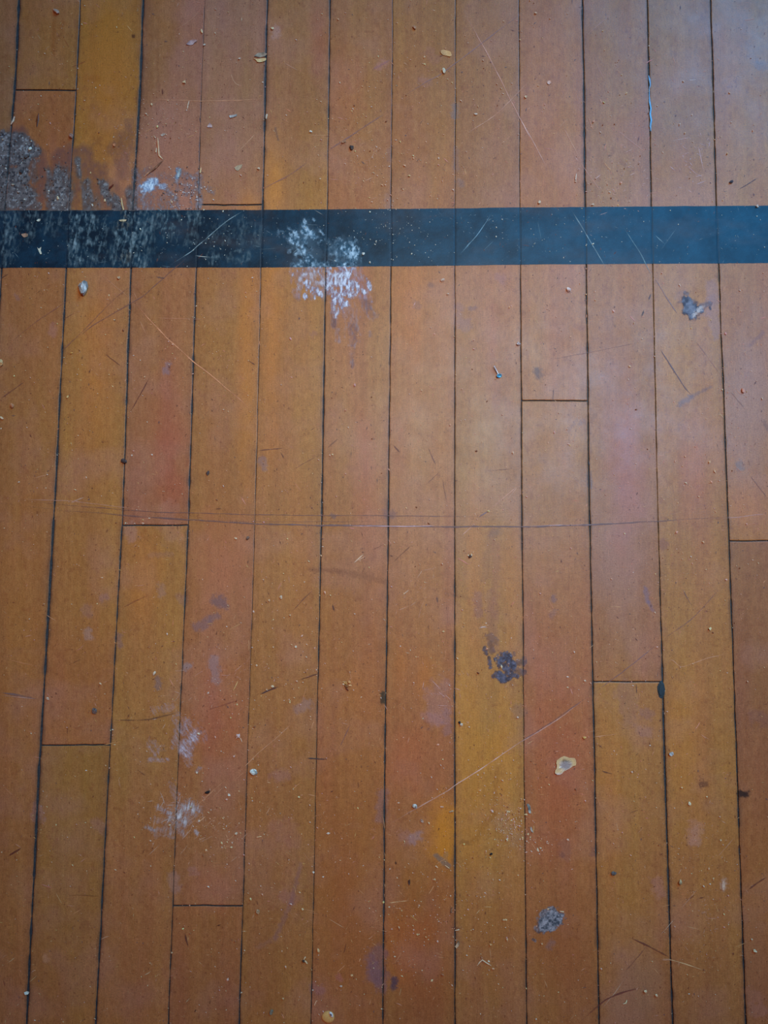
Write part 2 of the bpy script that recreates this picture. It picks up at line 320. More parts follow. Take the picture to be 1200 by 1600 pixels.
STAINS = [ # soft dull smudges rubbed into the varnish: strokes with colour
 ((262, 570, 260, 580, 5, .6), (115, 100, 112)), ((340, 938, 350, 946, 8, .65), (92, 78, 88)), ((308, 980, 322, 973, 7, .6), (105, 85, 92)), ((328, 967, 340, 963, 5, .6), (100, 84, 92)),
 ((334, 1032, 338, 1062, 7, .45), (120, 112, 122)), ((290, 1042, 295, 1040, 5, .6), (118, 112, 120)), ((247, 1062, 246, 1074, 5, .6), (95, 82, 88)), ((185, 995, 187, 1008, 5, .5), (105, 84, 86)),
 ((138, 985, 138, 993, 6, .45), (130, 112, 112)), ((204, 828, 207, 838, 9, .4), (140, 112, 108)), ((160, 935, 164, 932, 5, .45), (120, 90, 92)), ((135, 950, 138, 960, 7, .25), (125, 100, 102)),
 ((408, 720, 412, 728, 6, .45), (110, 100, 112)), ((466, 1108, 480, 1100, 7, .4), (125, 108, 112)), ((235, 867, 268, 866, 4, .25), (125, 95, 90)), ((262, 800, 270, 835, 14, .18), (150, 118, 110)), ((252, 915, 252, 928, 5, .3), (125, 105, 108)), ((280, 935, 286, 937, 6, .3), (115, 90, 92)),
 ((686, 1080, 684, 1115, 16, .28), (140, 112, 120)), ((698, 1110, 699, 1142, 6, .35), (120, 98, 110)), ((686, 1125, 668, 1120, 8, .25), (140, 110, 122)), ((590, 1490, 588, 1525, 14, .5), (88, 68, 80)), ((578, 1500, 598, 1545, 8, .45), (90, 70, 84)),
 ((617, 1530, 614, 1542, 5, .8), (50, 44, 62)), ((600, 1240, 594, 1275, 9, .4), (115, 92, 98)), ((645, 1310, 652, 1305, 7, .45), (125, 112, 122)), ((630, 1305, 640, 1312, 8, .3), (130, 98, 100)), ((682, 1338, 700, 1352, 4, .7), (92, 86, 82)), ((695, 1342, 697, 1335, 4, .4), (110, 96, 80)),
 ((1062, 632, 1080, 620, 4, .6), (96, 88, 100)), ((1080, 620, 1110, 605, 2, .5), (96, 80, 84)), ((1008, 918, 1012, 940, 3.5, .45), (98, 92, 120)), ((1012, 940, 1020, 955, 2.5, .4), (98, 92, 120)), ((865, 932, 865, 938, 4, .5), (98, 84, 100)), ((866, 955, 862, 962, 4, .3), (110, 88, 98)),
 ((975, 1075, 985, 1118, 14, .3), (130, 98, 98)), ((1015, 1118, 1005, 1112, 7, .35), (120, 92, 96)), ((1010, 1145, 1000, 1142, 8, .3), (128, 100, 105)), ((1130, 1376, 1131, 1388, 4, .6), (140, 122, 115)), ((808, 1108, 812, 1112, 8, .4), (120, 96, 85)), ((1088, 1290, 1082, 1312, 9, .2), (150, 118, 118)),
 ((1157, 1240, 1164, 1240, 5, .95), (28, 22, 22)), ((1097, 1225, 1102, 1225, 5, .75), (84, 54, 40)), ((840, 580, 842, 585, 6, .5), (85, 68, 66)), ((1036, 848, 1038, 853, 6, .45), (112, 70, 62)), ((838, 576, 840, 590, 3, .45), (78, 66, 68)),
 ((50, 30, 50, 32, 5, .0), (0, 0, 0)), ((84, 34, 83, 85, 2.5, .5), (105, 62, 28)), ((98, 36, 96, 44, 4, .3), (110, 64, 30)), ((135, 122, 150, 123, 5, .35), (115, 68, 24)), ((209, 56, 209, 57, 2.4, .85), (60, 34, 22)),
 ((768, 830, 756, 905, 6, .35), (128, 88, 66)), ((775, 850, 772, 960, 6, .3), (132, 88, 72)), ((745, 930, 748, 962, 6, .4), (120, 86, 88)), ((766, 930, 772, 1010, 8, .3), (126, 88, 84)), ((776, 830, 770, 835, 6, .4), (105, 85, 80)), ((757, 1150, 752, 1185, 4, .2), (130, 84, 48)),
 ((480, 800, 520, 806, 3, .0), (90, 70, 70)), ((604, 803, 609, 805, 7, .5), (98, 76, 84)), ((518, 805, 521, 807, 3, .6), (88, 74, 82)), ((598, 1085, 599, 1097, 4, .9), (32, 38, 26)), ((455, 90, 540, 90, 1, .0), (0, 0, 0)),
 ((485, 890, 530, 893, 3.5, .45), (105, 66, 44)), ((530, 893, 600, 908, 4.5, .35), (108, 70, 48)), ((700, 928, 735, 935, 3, .25), (112, 76, 52)), ((433, 45, 430, 55, 6, .3), (150, 132, 140)), ((430, 200, 435, 220, 1.6, .6), (84, 70, 66)), ((590, 105, 600, 98, 5, .25), (150, 112, 122)),
 ((672, 82, 680, 92, 8, .2), (128, 92, 96)), ((660, 125, 668, 128, 6, .25), (132, 102, 108)), ((711, 165, 711, 180, 5, .45), (100, 100, 108)), ((711, 235, 712, 262, 5, .3), (110, 95, 98)), ((718, 285, 720, 288, 5, .35), (112, 104, 110)), ((606, 310, 608, 322, 6, .3), (125, 110, 112)), ((608, 235, 610, 250, 4, .25), (110, 95, 98)),
 ((1188, 100, 1190, 104, 7, .35), (92, 88, 105)), ((1170, 70, 1178, 95, 6, .15), (110, 108, 130)), ((700, 580, 776, 700, 1, .0), (0, 0, 0)), ((775, 600, 775, 640, 5, .22), (135, 85, 80)), ((772, 480, 770, 560, 5, .15), (150, 92, 82)), ((720, 500, 725, 506, 9, .35), (122, 98, 110)), ((716, 478, 720, 482, 5, .4), (125, 98, 104)), ((735, 482, 742, 481, 3, .5), (105, 82, 88)), ((650, 475, 654, 480, 5, .35), (108, 84, 90)), ((672, 445, 676, 447, 3.4, .4), (95, 74, 76)), ((780, 432, 784, 436, 6, .3), (130, 98, 110)), ((489, 522, 491, 520, 4, .3), (125, 88, 92)),
 ((1112, 445, 1118, 520, 8, .3), (125, 112, 135)), ((1060, 465, 1070, 458, 6, .3), (130, 108, 108)), ((1098, 490, 1110, 470, 8, .25), (125, 112, 130)), ((1172, 540, 1192, 520, 3, .5), (110, 84, 84)), ((995, 555, 1003, 545, 1, .0), (0, 0, 0)), ((900, 508, 912, 515, 4, .3), (120, 80, 72)), ((905, 662, 912, 658, 3, .4), (110, 84, 84)), ((902, 655, 888, 672, 2.5, .3), (110, 84, 80)),
 ((920, 740, 922, 760, 4, .5), (82, 78, 88)), ((1155, 724, 1157, 732, 5, .5), (96, 98, 108)), ((1195, 660, 1200, 670, 4, .5), (92, 70, 66)), ((925, 660, 930, 645, 3, .25), (100, 80, 80)), ((83, 512, 82, 520, 6, .35), (130, 95, 95)), ((26, 463, 27, 466, 4, .5), (110, 82, 80)), ((328, 1098, 322, 1105, 5, .0), (0, 0, 0)), ((58, 1265, 60, 1275, 9, .3), (115, 92, 105)), ((152, 1287, 160, 1292, 9, .3), (125, 92, 90)), ((270, 1370, 275, 1385, 8, .25), (130, 112, 118)), ((301, 1360, 303, 1364, 6, .3), (125, 92, 95)),
 ((133, 1445, 135, 1448, 8, .3), (95, 60, 40)), ((70, 1495, 72, 1500, 4, .25), (145, 112, 95)), ((300, 1450, 294, 1475, 1.6, .0), (0, 0, 0)), ((430, 1210, 445, 1212, 8, .2), (130, 98, 110)), ((440, 1290, 455, 1310, 14, .15), (140, 98, 100)), ((445, 1400, 460, 1405, 9, .2), (120, 82, 90)), ((495, 1545, 500, 1550, 8, .3), (110, 78, 92)), ((530, 1528, 532, 1530, 5, .3), (130, 80, 88)),
 ((1180, 1120, 1200, 1125, 10, .3), (100, 70, 72)), ((1035, 1395, 1025, 1380, 9, .3), (140, 104, 105)), ((1090, 1300, 1085, 1315, 8, .3), (150, 118, 110)), ((930, 1325, 926, 1335, 4, .4), (96, 68, 68)), ((882, 1320, 884, 1335, 8, .3), (108, 78, 72)), ((877, 1335, 879, 1337, 3, .5), (88, 60, 60)), ((862, 1473, 858, 1478, 5, .4), (100, 84, 90)), ((1180, 1578, 1190, 1582, 10, .25), (120, 90, 92)), ((1172, 1555, 1182, 1557, 10, .2), (120, 88, 88)),
 ((785, 1285, 800, 1310, 12, .25), (125, 105, 90)), ((1145, 1540, 1160, 1590, 20, .0), (0, 0, 0)), ((778, 1200, 771, 1270, 3, .3), (118, 74, 30)), ((771, 1270, 740, 1315, 4, .35), (118, 76, 28)), ((760, 1245, 755, 1300, 8, .12), (130, 84, 32)), ((722, 1315, 732, 1318, 3, .4), (88, 58, 30)),
 ((460, 1290, 462, 1370, 5, .0), (0, 0, 0)), ((470, 1350, 455, 1410, 3, .35), (100, 74, 82)), ((455, 1410, 430, 1465, 3.5, .35), (98, 74, 80)), ((430, 1465, 405, 1480, 4, .2), (100, 76, 80)),
]
SHEENX = np.array([-400, 0, 90, 140, 190, 230, 260, 330]); SHEENV = np.array([270, 272, 262, 240, 214, 190, 165, 150])  # border where the painted window sheen stops

def floor_colour(x, y, s):
    shp = x.shape
    if s in SEG:
        ys, ls = SEG[s]
        L = np.stack([np.interp(y, ys, ls[:, c]) for c in range(3)], -1)
    else:
        r = np.random.RandomState(s * 7 + 1); L = np.zeros(shp + (3,)) + r.uniform(-.12, .12, 3)
    C = np.exp(MEANC + L)
    # broad mottling and long grain streaks of the wood itself
    n1 = fbm(x + s * 300, y, 9, 260, 4, 300 + s); n2 = fbm(x, y, 45, 110, 4, 21 + s); n3 = fbm(x, y, 5, 9, 3, 5)
    hue = fbm(x + s * 91, y, 26, 170, 4, 41 + s)
    C = C * np.exp(np.stack([0.05 * n1 + 0.04 * n2 + 0.055 * n3, 0.06 * n1 + 0.05 * n2 + 0.06 * n3 + 0.05 * hue, 0.05 * n1 + 0.02 * n2 + 0.06 * n3 - 0.07 * hue], -1))
    wob = fbm(x, y, 22, 40, 4, 77)
    n4 = fbm(x, y, 3.2, 4.5, 3, 401 + s); n5 = fbm(x, y, 4.2, 420, 3, 501 + s)
    C = C * np.exp(np.stack([0.07 * n4 + 0.04 * n5, 0.11 * n4 + 0.06 * n5, 0.15 * n4 + 0.07 * n5], -1))
    sp = sstep(0.62, 0.85, fbm(x, y, 7, 8, 3, 601 + s)); C = mix(C, alb((118, 70, 42)), 0.30 * sp)
    for (bx, by, rx, ry, an, c, a) in BLOBS:
        xc0, xc1 = np.interp(by, YK, sx[s]), np.interp(by, YK, sx[s + 1])
        if not (xc0 - 1 < bx < xc1 + 1): continue
        d = np.hypot((x - bx) / rx, (y - by) / ry)
        t = a * sstep(1.5, 0.1, d + 0.35 * wob)
        # colours given as seen; keep their tint, bring them to the floor's own level
        C = mix(C, np.broadcast_to(alb_at(c, bx, by), C.shape), t * 0.7)
    # pale window sheen painted into the wood colour, absent in the upper left corner
    clean = np.interp(y, SHEENX, SHEENV)  # left of this border no sheen is painted
    dust = sstep(-6, 26, x - clean + 9 * fbm(x, y, 30, 30, 4, 9)) * sstep(420, 300, y) * (0.75 + 0.3 * wob) * sstep(520, 330, x)  # mask of the painted window sheen
    C = mix(C, alb((162, 122, 118)), np.clip(0.34 * dust, 0, 1))  # pale window sheen mixed into the wood colour
    worn = np.clip(fbm(x, y, 60, 60, 5, 15), 0, 1)
    C = mix(C, alb((165, 130, 124)), 0.2 * worn)
    for (st, c) in STAINS:
        if st[5] == 0: continue
        x0, y0, x1, y1, r, a = st
        if min(x0, x1) - 3 * r > x.max() or max(x0, x1) + 3 * r < x.min(): continue
        rows = np.where((y[:, 0] > min(y0, y1) - 3 * r - 2) & (y[:, 0] < max(y0, y1) + 3 * r + 2))[0]
        if len(rows) == 0: continue
        q = slice(rows[0], rows[-1] + 1)
        t = strokes(x[q], y[q], [(x0, y0, x1, y1, r * 1.05, a * 0.98)], 0.7, max(4, r * 0.8), int(x0 + y0), 0.45)
        cc = alb_at(c, x0, y0)
        C[q] = mix(C[q], cc, np.clip(t, 0, 1))
    return C

Vs, Fs, Cs, Ms = [], [], [], []; nv = 0
def add(V, Fq, C, mi):
    global nv
    Vs.append(V); Fs.append(Fq + nv); Ms.append(np.full(len(Fq), mi))
    if C.shape[1] == 3: C = np.concatenate([C, np.ones((len(C), 1))], 1)
    Cs.append(C); nv += len(V)
def grid_faces(nr, nc):
    i = np.arange(nr * nc).reshape(nr, nc)
    return np.stack([i[:-1, :-1].ravel(), i[1:, :-1].ravel(), i[1:, 1:].ravel(), i[:-1, 1:].ravel()], 1)
SP = 1.8
for s in range(NSEAM - 1):
    inside = 2 <= s <= 14
    cuts = [-380.] + sorted([j for j in JOINTS.get(s, []) if -370 < j < 1970]) + [1980.]
    for k in range(len(cuts) - 1):
        g = 0.9 if s in (11, 12, 14) else 1.1
        y0, y1 = cuts[k] + g, cuts[k + 1] - g
        ys = [y0, y0 + 0.5, y0 + 1.2]
        yy = y0 + 1.2
        while yy < y1 - 1.2 - SP:
            yy += SP if (inside and -6 < yy < 1606) else 14
            ys.append(min(yy, y1 - 1.2))
        if ys[-1] < y1 - 1.2: ys.append(y1 - 1.2)
        ys += [y1 - 0.5, y1]
        ys = np.array(ys)
        nc = 58 if inside else 12
        u = np.linspace(0, 1, nc)
        xl = seam_x(s, ys) + seam_w(s, ys) / 2; xr = seam_x(s + 1, ys) - seam_w(s + 1, ys) / 2
        # eased edge: rim vertex dropped, then 0.6 and 1.4 px in
        offs = np.array([0, 0, 0.6, 1.4]); 
        X = [xl, xl, xl + 0.5, xl + 1.2]
        for t in u[1:-1]: X.append((xl + 1.2) + (xr - xl - 2.4) * t)
        X += [xr - 1.2, xr - 0.5, xr, xr]
        X = np.stack(X, 1); Y = np.repeat(ys[:, None], X.shape[1], 1)
        Y = Y + (fbm(X, np.full_like(X, cuts[k]), 30, 30, 3, 88) * 0.8 * sstep(12, 0, Y - y0) + fbm(X, np.full_like(X, cuts[k + 1]), 30, 30, 3, 88) * 0.8 * sstep(12, 0, y1 - Y)) * 0.7
        Z = np.zeros_like(X)
        uu = (X - xl[:, None]) / (xr - xl)[:, None]
        Z -= 0.00012 * (2 * uu - 1) ** 4                      # boards slightly crowned
        kl = np.clip(seam_w(s, ys) / 2.6, 0.12, 1.2); kr = np.clip(seam_w(s + 1, ys) / 2.6, 0.12, 1.2)
        for c, z in ((1, -0.00035), (2, -0.0001)): Z[:, c] += z * kl; Z[:, -1 - c] += z * kr
        Z[:, 0] -= 0.0016; Z[:, -1] -= 0.0016
        for c, z in ((0, -0.0003), (1, -0.0001)): Z[c, :] += z; Z[-1 - c, :] += z
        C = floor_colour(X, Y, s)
        # dirt gathered along the board edges
        e = np.minimum(X - xl[:, None], xr[:, None] - X)
        kk = np.where(uu < .5, kl[:, None], kr[:, None])
        C = mix(C, alb((62, 50, 42)), 0.4 * kk * sstep(1 + 3 * kk, 0.3, e + 1.6 * fbm(X, Y, 9, 30, 3, 31)))
        C = mix(C, alb((100, 78, 66)), 0.15 * kk * sstep(13, 0, e + 6 * fbm(X, Y, 20, 60, 3, 33)))
        V = P(X, Y, Z)
        add(V.reshape(-1, 3), grid_faces(*X.shape), C.reshape(-1, 3), 0)
        # end faces of the board
        for row in (0, -1):
            top = V[row]; bot = P(X[row], Y[row], np.full(X.shape[1], -0.0016)); n = len(top)
            i = np.arange(n - 1); q = np.stack([i, i + 1, n + i + 1, n + i], 1)
            add(np.concatenate([top, bot]), q if row == 0 else q[:, ::-1], np.tile(alb((60, 45, 38)), (2 * n, 1)), 0)
# packed dirt at the bottom of the seams
gx, gy = np.meshgrid(np.linspace(-330, 1560, 120), np.linspace(-370, 1970, 160))
add(P(gx, gy, -0.0011 + 0.0002 * fbm(gx, gy, 10, 10, 2, 3)).reshape(-1, 3), grid_faces(*gx.shape), np.tile([0.03, 0.03, 0.03], (gx.size, 1)), 1)

# scratches, dents and scuffs in the varnish (belong to the floor's own surface)
def ribbon(pts, width, col, a=0.8, z=0.00019, jitter=0.5, seed=0, breakup=0.4):
    pts = np.array(pts, float)
    d = np.r_[0, np.cumsum(np.hypot(*np.diff(pts, axis=0).T))]
    n = max(3, int(d[-1] / 3))
    t = np.linspace(0, d[-1], n)
    # smooth curve through the points
    X = np.interp(t, d, pts[:, 0]); Y = np.interp(t, d, pts[:, 1])
    if len(pts) > 2 and n > 8:
        for _ in range(6):
            X[1:-1] = (X[:-2] + 2 * X[1:-1] + X[2:]) / 4; Y[1:-1] = (Y[:-2] + 2 * Y[1:-1] + Y[2:]) / 4
    dx, dy = np.gradient(X), np.gradient(Y); L = np.hypot(dx, dy) + 1e-9; nx, ny = -dy / L, dx / L
    wob = fbm(t, np.full(n, seed * 7.0), 30, 30, 3, seed) * jitter; X += nx * wob; Y += ny * wob
    tap = np.clip(np.minimum(t, d[-1] - t) / (0.2 * d[-1] + 1e-9), 0.15, 1)
    wv = width * tap * (1 + 0.4 * fbm(t, np.full(n, 3.0), 9, 9, 2, seed + 5)) / 2
    al = np.clip(a * tap * (1 - breakup + breakup * 1.6 * (0.5 + fbm(t, np.full(n, 9.0), 14, 14, 3, seed + 9))), 0, 1)
    V = np.stack([P(X - nx * wv, Y - ny * wv, z), P(X + nx * wv, Y + ny * wv, z)], 1).reshape(-1, 3)
    c = np.tile(alb_at(col, *pts.mean(0)), (2 * n, 1)); c = np.concatenate([c, np.repeat(al, 2)[:, None]], 1)
    i = np.arange(n - 1) * 2
    add(V, np.stack([i, i + 1, i + 3, i + 2], 1), c, 2)
PALE, DARK, DULL, BLUE = (205, 150, 118), (70, 44, 38), (112, 92, 96), (120, 150, 170)
SCR = [
 ([(230, 155), (320, 158), (422, 155)], 1.1, PALE, .8), ([(205, 465), (232, 498), (262, 530), (300, 563), (350, 603), (380, 628), (396, 650)], 1.3, (215, 150, 112), .85),
 ([(0, 786), (80, 796), (200, 806), (330, 814), (400, 819), (500, 821), (600, 822), (720, 823), (830, 823), (950, 819), (1050, 813), (1200, 804)], 2.2, (105, 84, 84), .6),
 ([(530, 821), (620, 822), (700, 822)], 1.2, (190, 170, 185), .6), ([(0, 778), (90, 788), (240, 800), (380, 804), (520, 806), (640, 806), (830, 808)], 1.1, (105, 78, 74), .6), ([(30, 779), (120, 784), (230, 798)], .9, (170, 140, 130), .5), ([(300, 812), (420, 815), (600, 815)], .8, (110, 84, 80), .4),
 ([(820, 822), (880, 821), (925, 819)], 1.0, (180, 165, 180), .6), ([(1130, 810), (1170, 806), (1198, 803)], 1.0, (180, 165, 175), .6), ([(0, 1082), (20, 1085), (60, 1093)], 3, (98, 82, 84), .55), ([(0, 1086), (60, 1092)], .9, (150, 130, 128), .5),
 ([(600, 1292), (680, 1247), (750, 1203), (800, 1168), (870, 1125), (925, 1085)], 1.2, (200, 165, 158), .75), ([(800, 1167), (860, 1130), (925, 1083)], 1.4, (110, 88, 90), .5), ([(925, 1085), (980, 1045), (1035, 1000)], 1.2, (118, 92, 96), .6), ([(1035, 1000), (1080, 968), (1130, 915)], 1.6, (120, 92, 90), .4),
 ([(715, 0), (760, 80), (805, 170), (845, 252)], 1.1, (190, 150, 135), .7), ([(800, 165), (830, 215), (856, 265)], 1.1, (208, 170, 158), .7), ([(620, 155), (690, 115), (760, 62), (830, 10)], 1.2, (125, 105, 112), .45), ([(500, 243), (560, 205), (610, 172)], 2.0, (120, 96, 100), .4), ([(400, 300), (450, 275), (485, 250)], 2.0, (128, 96, 88), .4), ([(580, 110), (612, 92)], 3, (145, 110, 118), .35),
 ([(720, 215), (780, 175), (836, 118)], 1.1, (200, 158, 135), .55), ([(880, 198), (905, 245)], 1.0, (200, 160, 135), .5), ([(870, 203), (888, 185)], .9, (200, 160, 140), .5), ([(905, 250), (942, 305)], 1.0, (190, 150, 140), .4), ([(1153, 297), (1170, 287), (1186, 277)], 1.6, DARK, .8), ([(1090, 225), (1100, 270)], 1.0, (190, 170, 180), .5),
 ([(890, 325), (912, 360), (950, 425), (1000, 500), (1058, 490)][:3], 1.2, (110, 140, 155), .8), ([(1020, 430), (1050, 478), (1062, 495)], 1.6, (118, 102, 110), .6), ([(975, 355), (1000, 395), (1020, 435)], 1.2, (100, 135, 150), .7), ([(1022, 366), (1040, 382)], 1.2, (90, 125, 145), .6), ([(1058, 355), (1030, 395)], 1.0, (90, 125, 145), .4),
 ([(1028, 540), (1050, 575), (1070, 605), (1085, 622)], 1.6, (92, 70, 70), .75), ([(1002, 497), (1006, 483)], 2.4, (50, 42, 46), .85), ([(1013, 470), (1018, 458)], 2, (74, 62, 66), .7), ([(1085, 530), (1125, 585)], 2, (128, 98, 96), .3), ([(1140, 610), (1165, 640)], 1.4, (112, 84, 76), .4), ([(1170, 740), (1200, 780)], 1.4, (110, 80, 70), .4), ([(855, 562), (935, 548), (1010, 532)], 1.2, (120, 92, 84), .35),
 ([(236, 585), (222, 612), (201, 648)], 1.5, (90, 48, 34), .7), ([(162, 552), (190, 573)], 1.6, (98, 60, 40), .6), ([(215, 440), (180, 465), (110, 537), (80, 562)], 1.6, (120, 84, 70), .4), ([(300, 395), (225, 462), (150, 505), (112, 535)], 1.6, (110, 80, 74), .5), ([(120, 460), (60, 500), (10, 540)], 1.4, (120, 80, 66), .4), ([(0, 624), (40, 595)], 1.6, (96, 60, 50), .5), ([(0, 436), (15, 427)], 1.6, DARK, .7),
 ([(218, 500), (228, 522)], 1.0, PALE, .6), ([(232, 572), (228, 578)], .8, PALE, .6), ([(208, 455), (215, 470)], 1, PALE, .4), ([(160, 430), (205, 468)], .9, (200, 150, 120), .4), ([(240, 497), (300, 498), (325, 499)], .8, (190, 140, 110), .5), ([(210, 686), (245, 691)], .9, (170, 120, 85), .5), ([(386, 562), (400, 570)], 1.6, (90, 56, 30), .6), ([(118, 488), (98, 500)], 1.2, (96, 60, 46), .4),
 ([(110, 786), (122, 780), (132, 776)], 2.2, (200, 165, 150), .5), ([(752, 808), (772, 790), (812, 757)], 1.1, (205, 160, 135), .7), ([(720, 838), (745, 815)], 1, (195, 160, 145), .6), ([(748, 808), (768, 796)], 2, (120, 100, 104), .6), ([(552, 880), (569, 865)], 1.2, (225, 190, 165), .9), ([(558, 876), (572, 868)], .8, (220, 185, 160), .7), ([(628, 930), (640, 921)], 1.2, (225, 195, 170), .8), ([(613, 880), (645, 850)], 1.5, (110, 70, 48), .35), ([(580, 860), (600, 850)], 1.2, (110, 72, 50), .3),
 ([(519, 944), (523, 956)], 2.4, (84, 50, 36), .6), ([(457, 955), (490, 920)], 1.6, (112, 74, 56), .4), ([(406, 1085), (435, 1073)], 2.2, DARK, .8), ([(467, 1063), (480, 1058), (500, 1052)], 2.4, (88, 52, 36), .75), ([(478, 1185), (495, 1185), (512, 1186)], 2.6, (58, 48, 48), .8), ([(400, 1180), (430, 1155), (458, 1128)], 1.0, (195, 150, 120), .5), ([(530, 1170), (548, 1130)], 1.4, (120, 92, 92), .3), ([(749, 979), (762, 980)], 2.2, (195, 175, 180), .6), ([(748, 982), (760, 978)], 1, (230, 215, 215), .7), ([(653, 970), (658, 950), (664, 938)], 1, (200, 160, 135), .4),
 ([(650, 905), (660, 890)], .9, (200, 165, 140), .5), ([(652, 940), (640, 948)], .9, (200, 165, 140), .5), ([(597, 966), (603, 971)], 1.4, (230, 220, 210), .8), ([(633, 1019), (641, 1021)], 1.2, (220, 195, 170), .7), ([(160, 1165), (180, 1160), (193, 1159)], 1.0, (205, 150, 100), .7), ([(10, 1030), (60, 1042)], .9, (170, 120, 85), .5), ([(105, 1040), (125, 1030)], 1.4, (105, 62, 40), .4), ([(176, 1125), (230, 1125), (282, 1113)], 2, (90, 64, 44), .45), ([(190, 950), (235, 928)], 1.6, (118, 70, 42), .35), ([(96, 1103), (97, 1106)], 2.2, (96, 44, 30), .8),
 ([(350, 1092), (352, 1094)], 3, (96, 50, 42), .7), ([(322, 1110), (380, 1092)], 1.6, (110, 60, 50), .35), ([(13, 1338), (33, 1325)], 2.2, (66, 26, 26), .85), ([(12, 1505), (24, 1496)], 1.2, (190, 150, 115), .6), ([(45, 1535), (58, 1523)], 1, (190, 150, 110), .5), ([(103, 1398), (160, 1400)], 1.2, (98, 64, 36), .45), ([(110, 1431), (128, 1420)], .9, (165, 120, 80), .5), ([(86, 1394), (97, 1413)], 1.1, (190, 150, 110), .6), ([(289, 1458), (291, 1470), (294, 1480)], 2.6, (74, 44, 34), .65), ([(337, 1447), (346, 1445)], 2.2, (62, 32, 22), .75), ([(289, 1567), (297, 1558)], 1.1, (205, 170, 140), .7), ([(327, 1570), (329, 1562)], 2, (64, 38, 26), .7), ([(304, 1579), (306, 1580)], 5.5, (40, 24, 20), .95), ([(302, 1526), (303, 1528)], 1.6, DARK, .7),
 ([(185, 1215), (189, 1232)], 1.0, (190, 150, 125), .6), ([(213, 1202), (228, 1212)], 1.4, (90, 58, 40), .4), ([(300, 1265), (355, 1216)], 1.0, (200, 145, 110), .6), ([(330, 1249), (352, 1227)], 1.2, (205, 150, 118), .5), ([(310, 1285), (322, 1275)], 1, (205, 160, 130), .7), ([(322, 1290), (338, 1275)], 1, (200, 150, 120), .6), ([(295, 1290), (306, 1280)], 1, (200, 150, 120), .6), ([(350, 1318), (372, 1298)], .9, (200, 150, 110), .5), ([(380, 1200), (410, 1170)], 1, (200, 150, 118), .6), ([(360, 1225), (384, 1203)], .8, (195, 145, 110), .4),
 ([(605, 1411), (640, 1407)], 1.1, (205, 160, 120), .8), ([(560, 1390), (570, 1400)], .9, (190, 140, 100), .5), ([(618, 1345), (619, 1352)], 2.4, (66, 38, 24), .6), ([(743, 1429), (751, 1420)], 1.1, (200, 165, 125), .7), ([(755, 1417), (770, 1417)], 1, (210, 170, 125), .6), ([(760, 1392), (770, 1390)], 1, (205, 165, 125), .5), ([(765, 1480), (767, 1502)], .9, (190, 145, 110), .5), ([(576, 1572), (580, 1560)], 1, (195, 140, 100), .6),
 ([(983, 1465), (1005, 1475), (1025, 1484), (1048, 1497)], 2.4, (84, 48, 36), .6), ([(1035, 1497), (1060, 1503), (1085, 1511), (1102, 1517)], 1.3, (215, 170, 130), .85), ([(1033, 1500), (1050, 1500)], 2, (190, 150, 130), .5), ([(905, 1598), (925, 1580), (945, 1562), (975, 1550), (1012, 1542)], 2.4, (84, 46, 40), .6), ([(975, 1520), (1000, 1492), (1010, 1478)], 1.4, (100, 68, 58), .4), ([(938, 1578), (958, 1555), (975, 1530)], .9, (190, 165, 150), .5), ([(1168, 1391), (1185, 1378), (1200, 1370)], 2.4, (88, 52, 38), .65), ([(1030, 1462), (1055, 1435)], .9, (190, 165, 150), .5), ([(1062, 1422), (1090, 1388)], .9, (185, 150, 130), .5), ([(1120, 1340), (1148, 1308)], .9, (185, 150, 130), .5), ([(1072, 1447), (1095, 1453)], 1, (200, 155, 115), .6), ([(850, 1530), (856, 1544)], .9, (190, 145, 110), .6), ([(800, 1462), (810, 1475)], 1, (200, 155, 115), .6), ([(984, 1271), (1000, 1265)], 1.4, (104, 72, 54), .5), ([(940, 1205), (958, 1209)], 1.6, (84, 56, 42), .6),
 ([(1040, 1042), (1048, 1028), (1063, 1044), (1110, 1027), (1140, 1020)], .9, (190, 150, 120), .6), ([(1065, 918), (1082, 948)], 1.3, (110, 84, 76), .5), ([(925, 1152), (968, 1146)], .9, (200, 155, 120), .5), ([(994, 1068), (995, 1085)], 1.4, (66, 46, 40), .8), ([(865, 607), (863, 628)][:2], 1.2, (88, 72, 72), .6), ([(1081, 790), (1095, 797)], 1.2, (150, 115, 90), .0001),
 ([(225, 800), (210, 830)], 1.2, (120, 90, 80), .001), ([(555, 820), (560, 830)], 1.0, (120, 90, 80), .001), ([(635, 728), (660, 745)], 1.2, (160, 120, 90), .001), ([(614, 695), (626, 708)], 2.6, (98, 60, 46), .45), ([(438, 706), (444, 717)], 2.4, (90, 56, 44), .45), ([(455, 736), (495, 713)], 1.2, (118, 78, 60), .35), ([(668, 698), (682, 728)], 1.4, (108, 72, 66), .45), ([(665, 758), (690, 735)], 1.2, (112, 76, 66), .35), ([(760, 736), (800, 732)], 1.2, (112, 76, 66), .3), ([(485, 673), (492, 668)], 1.6, (98, 60, 46), .5), ([(510, 700), (530, 685)], 1.8, (112, 78, 64), .4), ([(400, 705), (445, 700)], 1.4, (98, 60, 46), .5), ([(645, 480), (650, 470)], 1.4, (190, 160, 160), .7), ([(648, 479), (642, 483)], 1, (190, 160, 160), .5), ([(690, 744), (700, 790)], 1.4, (112, 76, 66), .3), ([(780, 795), (812, 757)], 1.0, (210, 170, 145), .7),
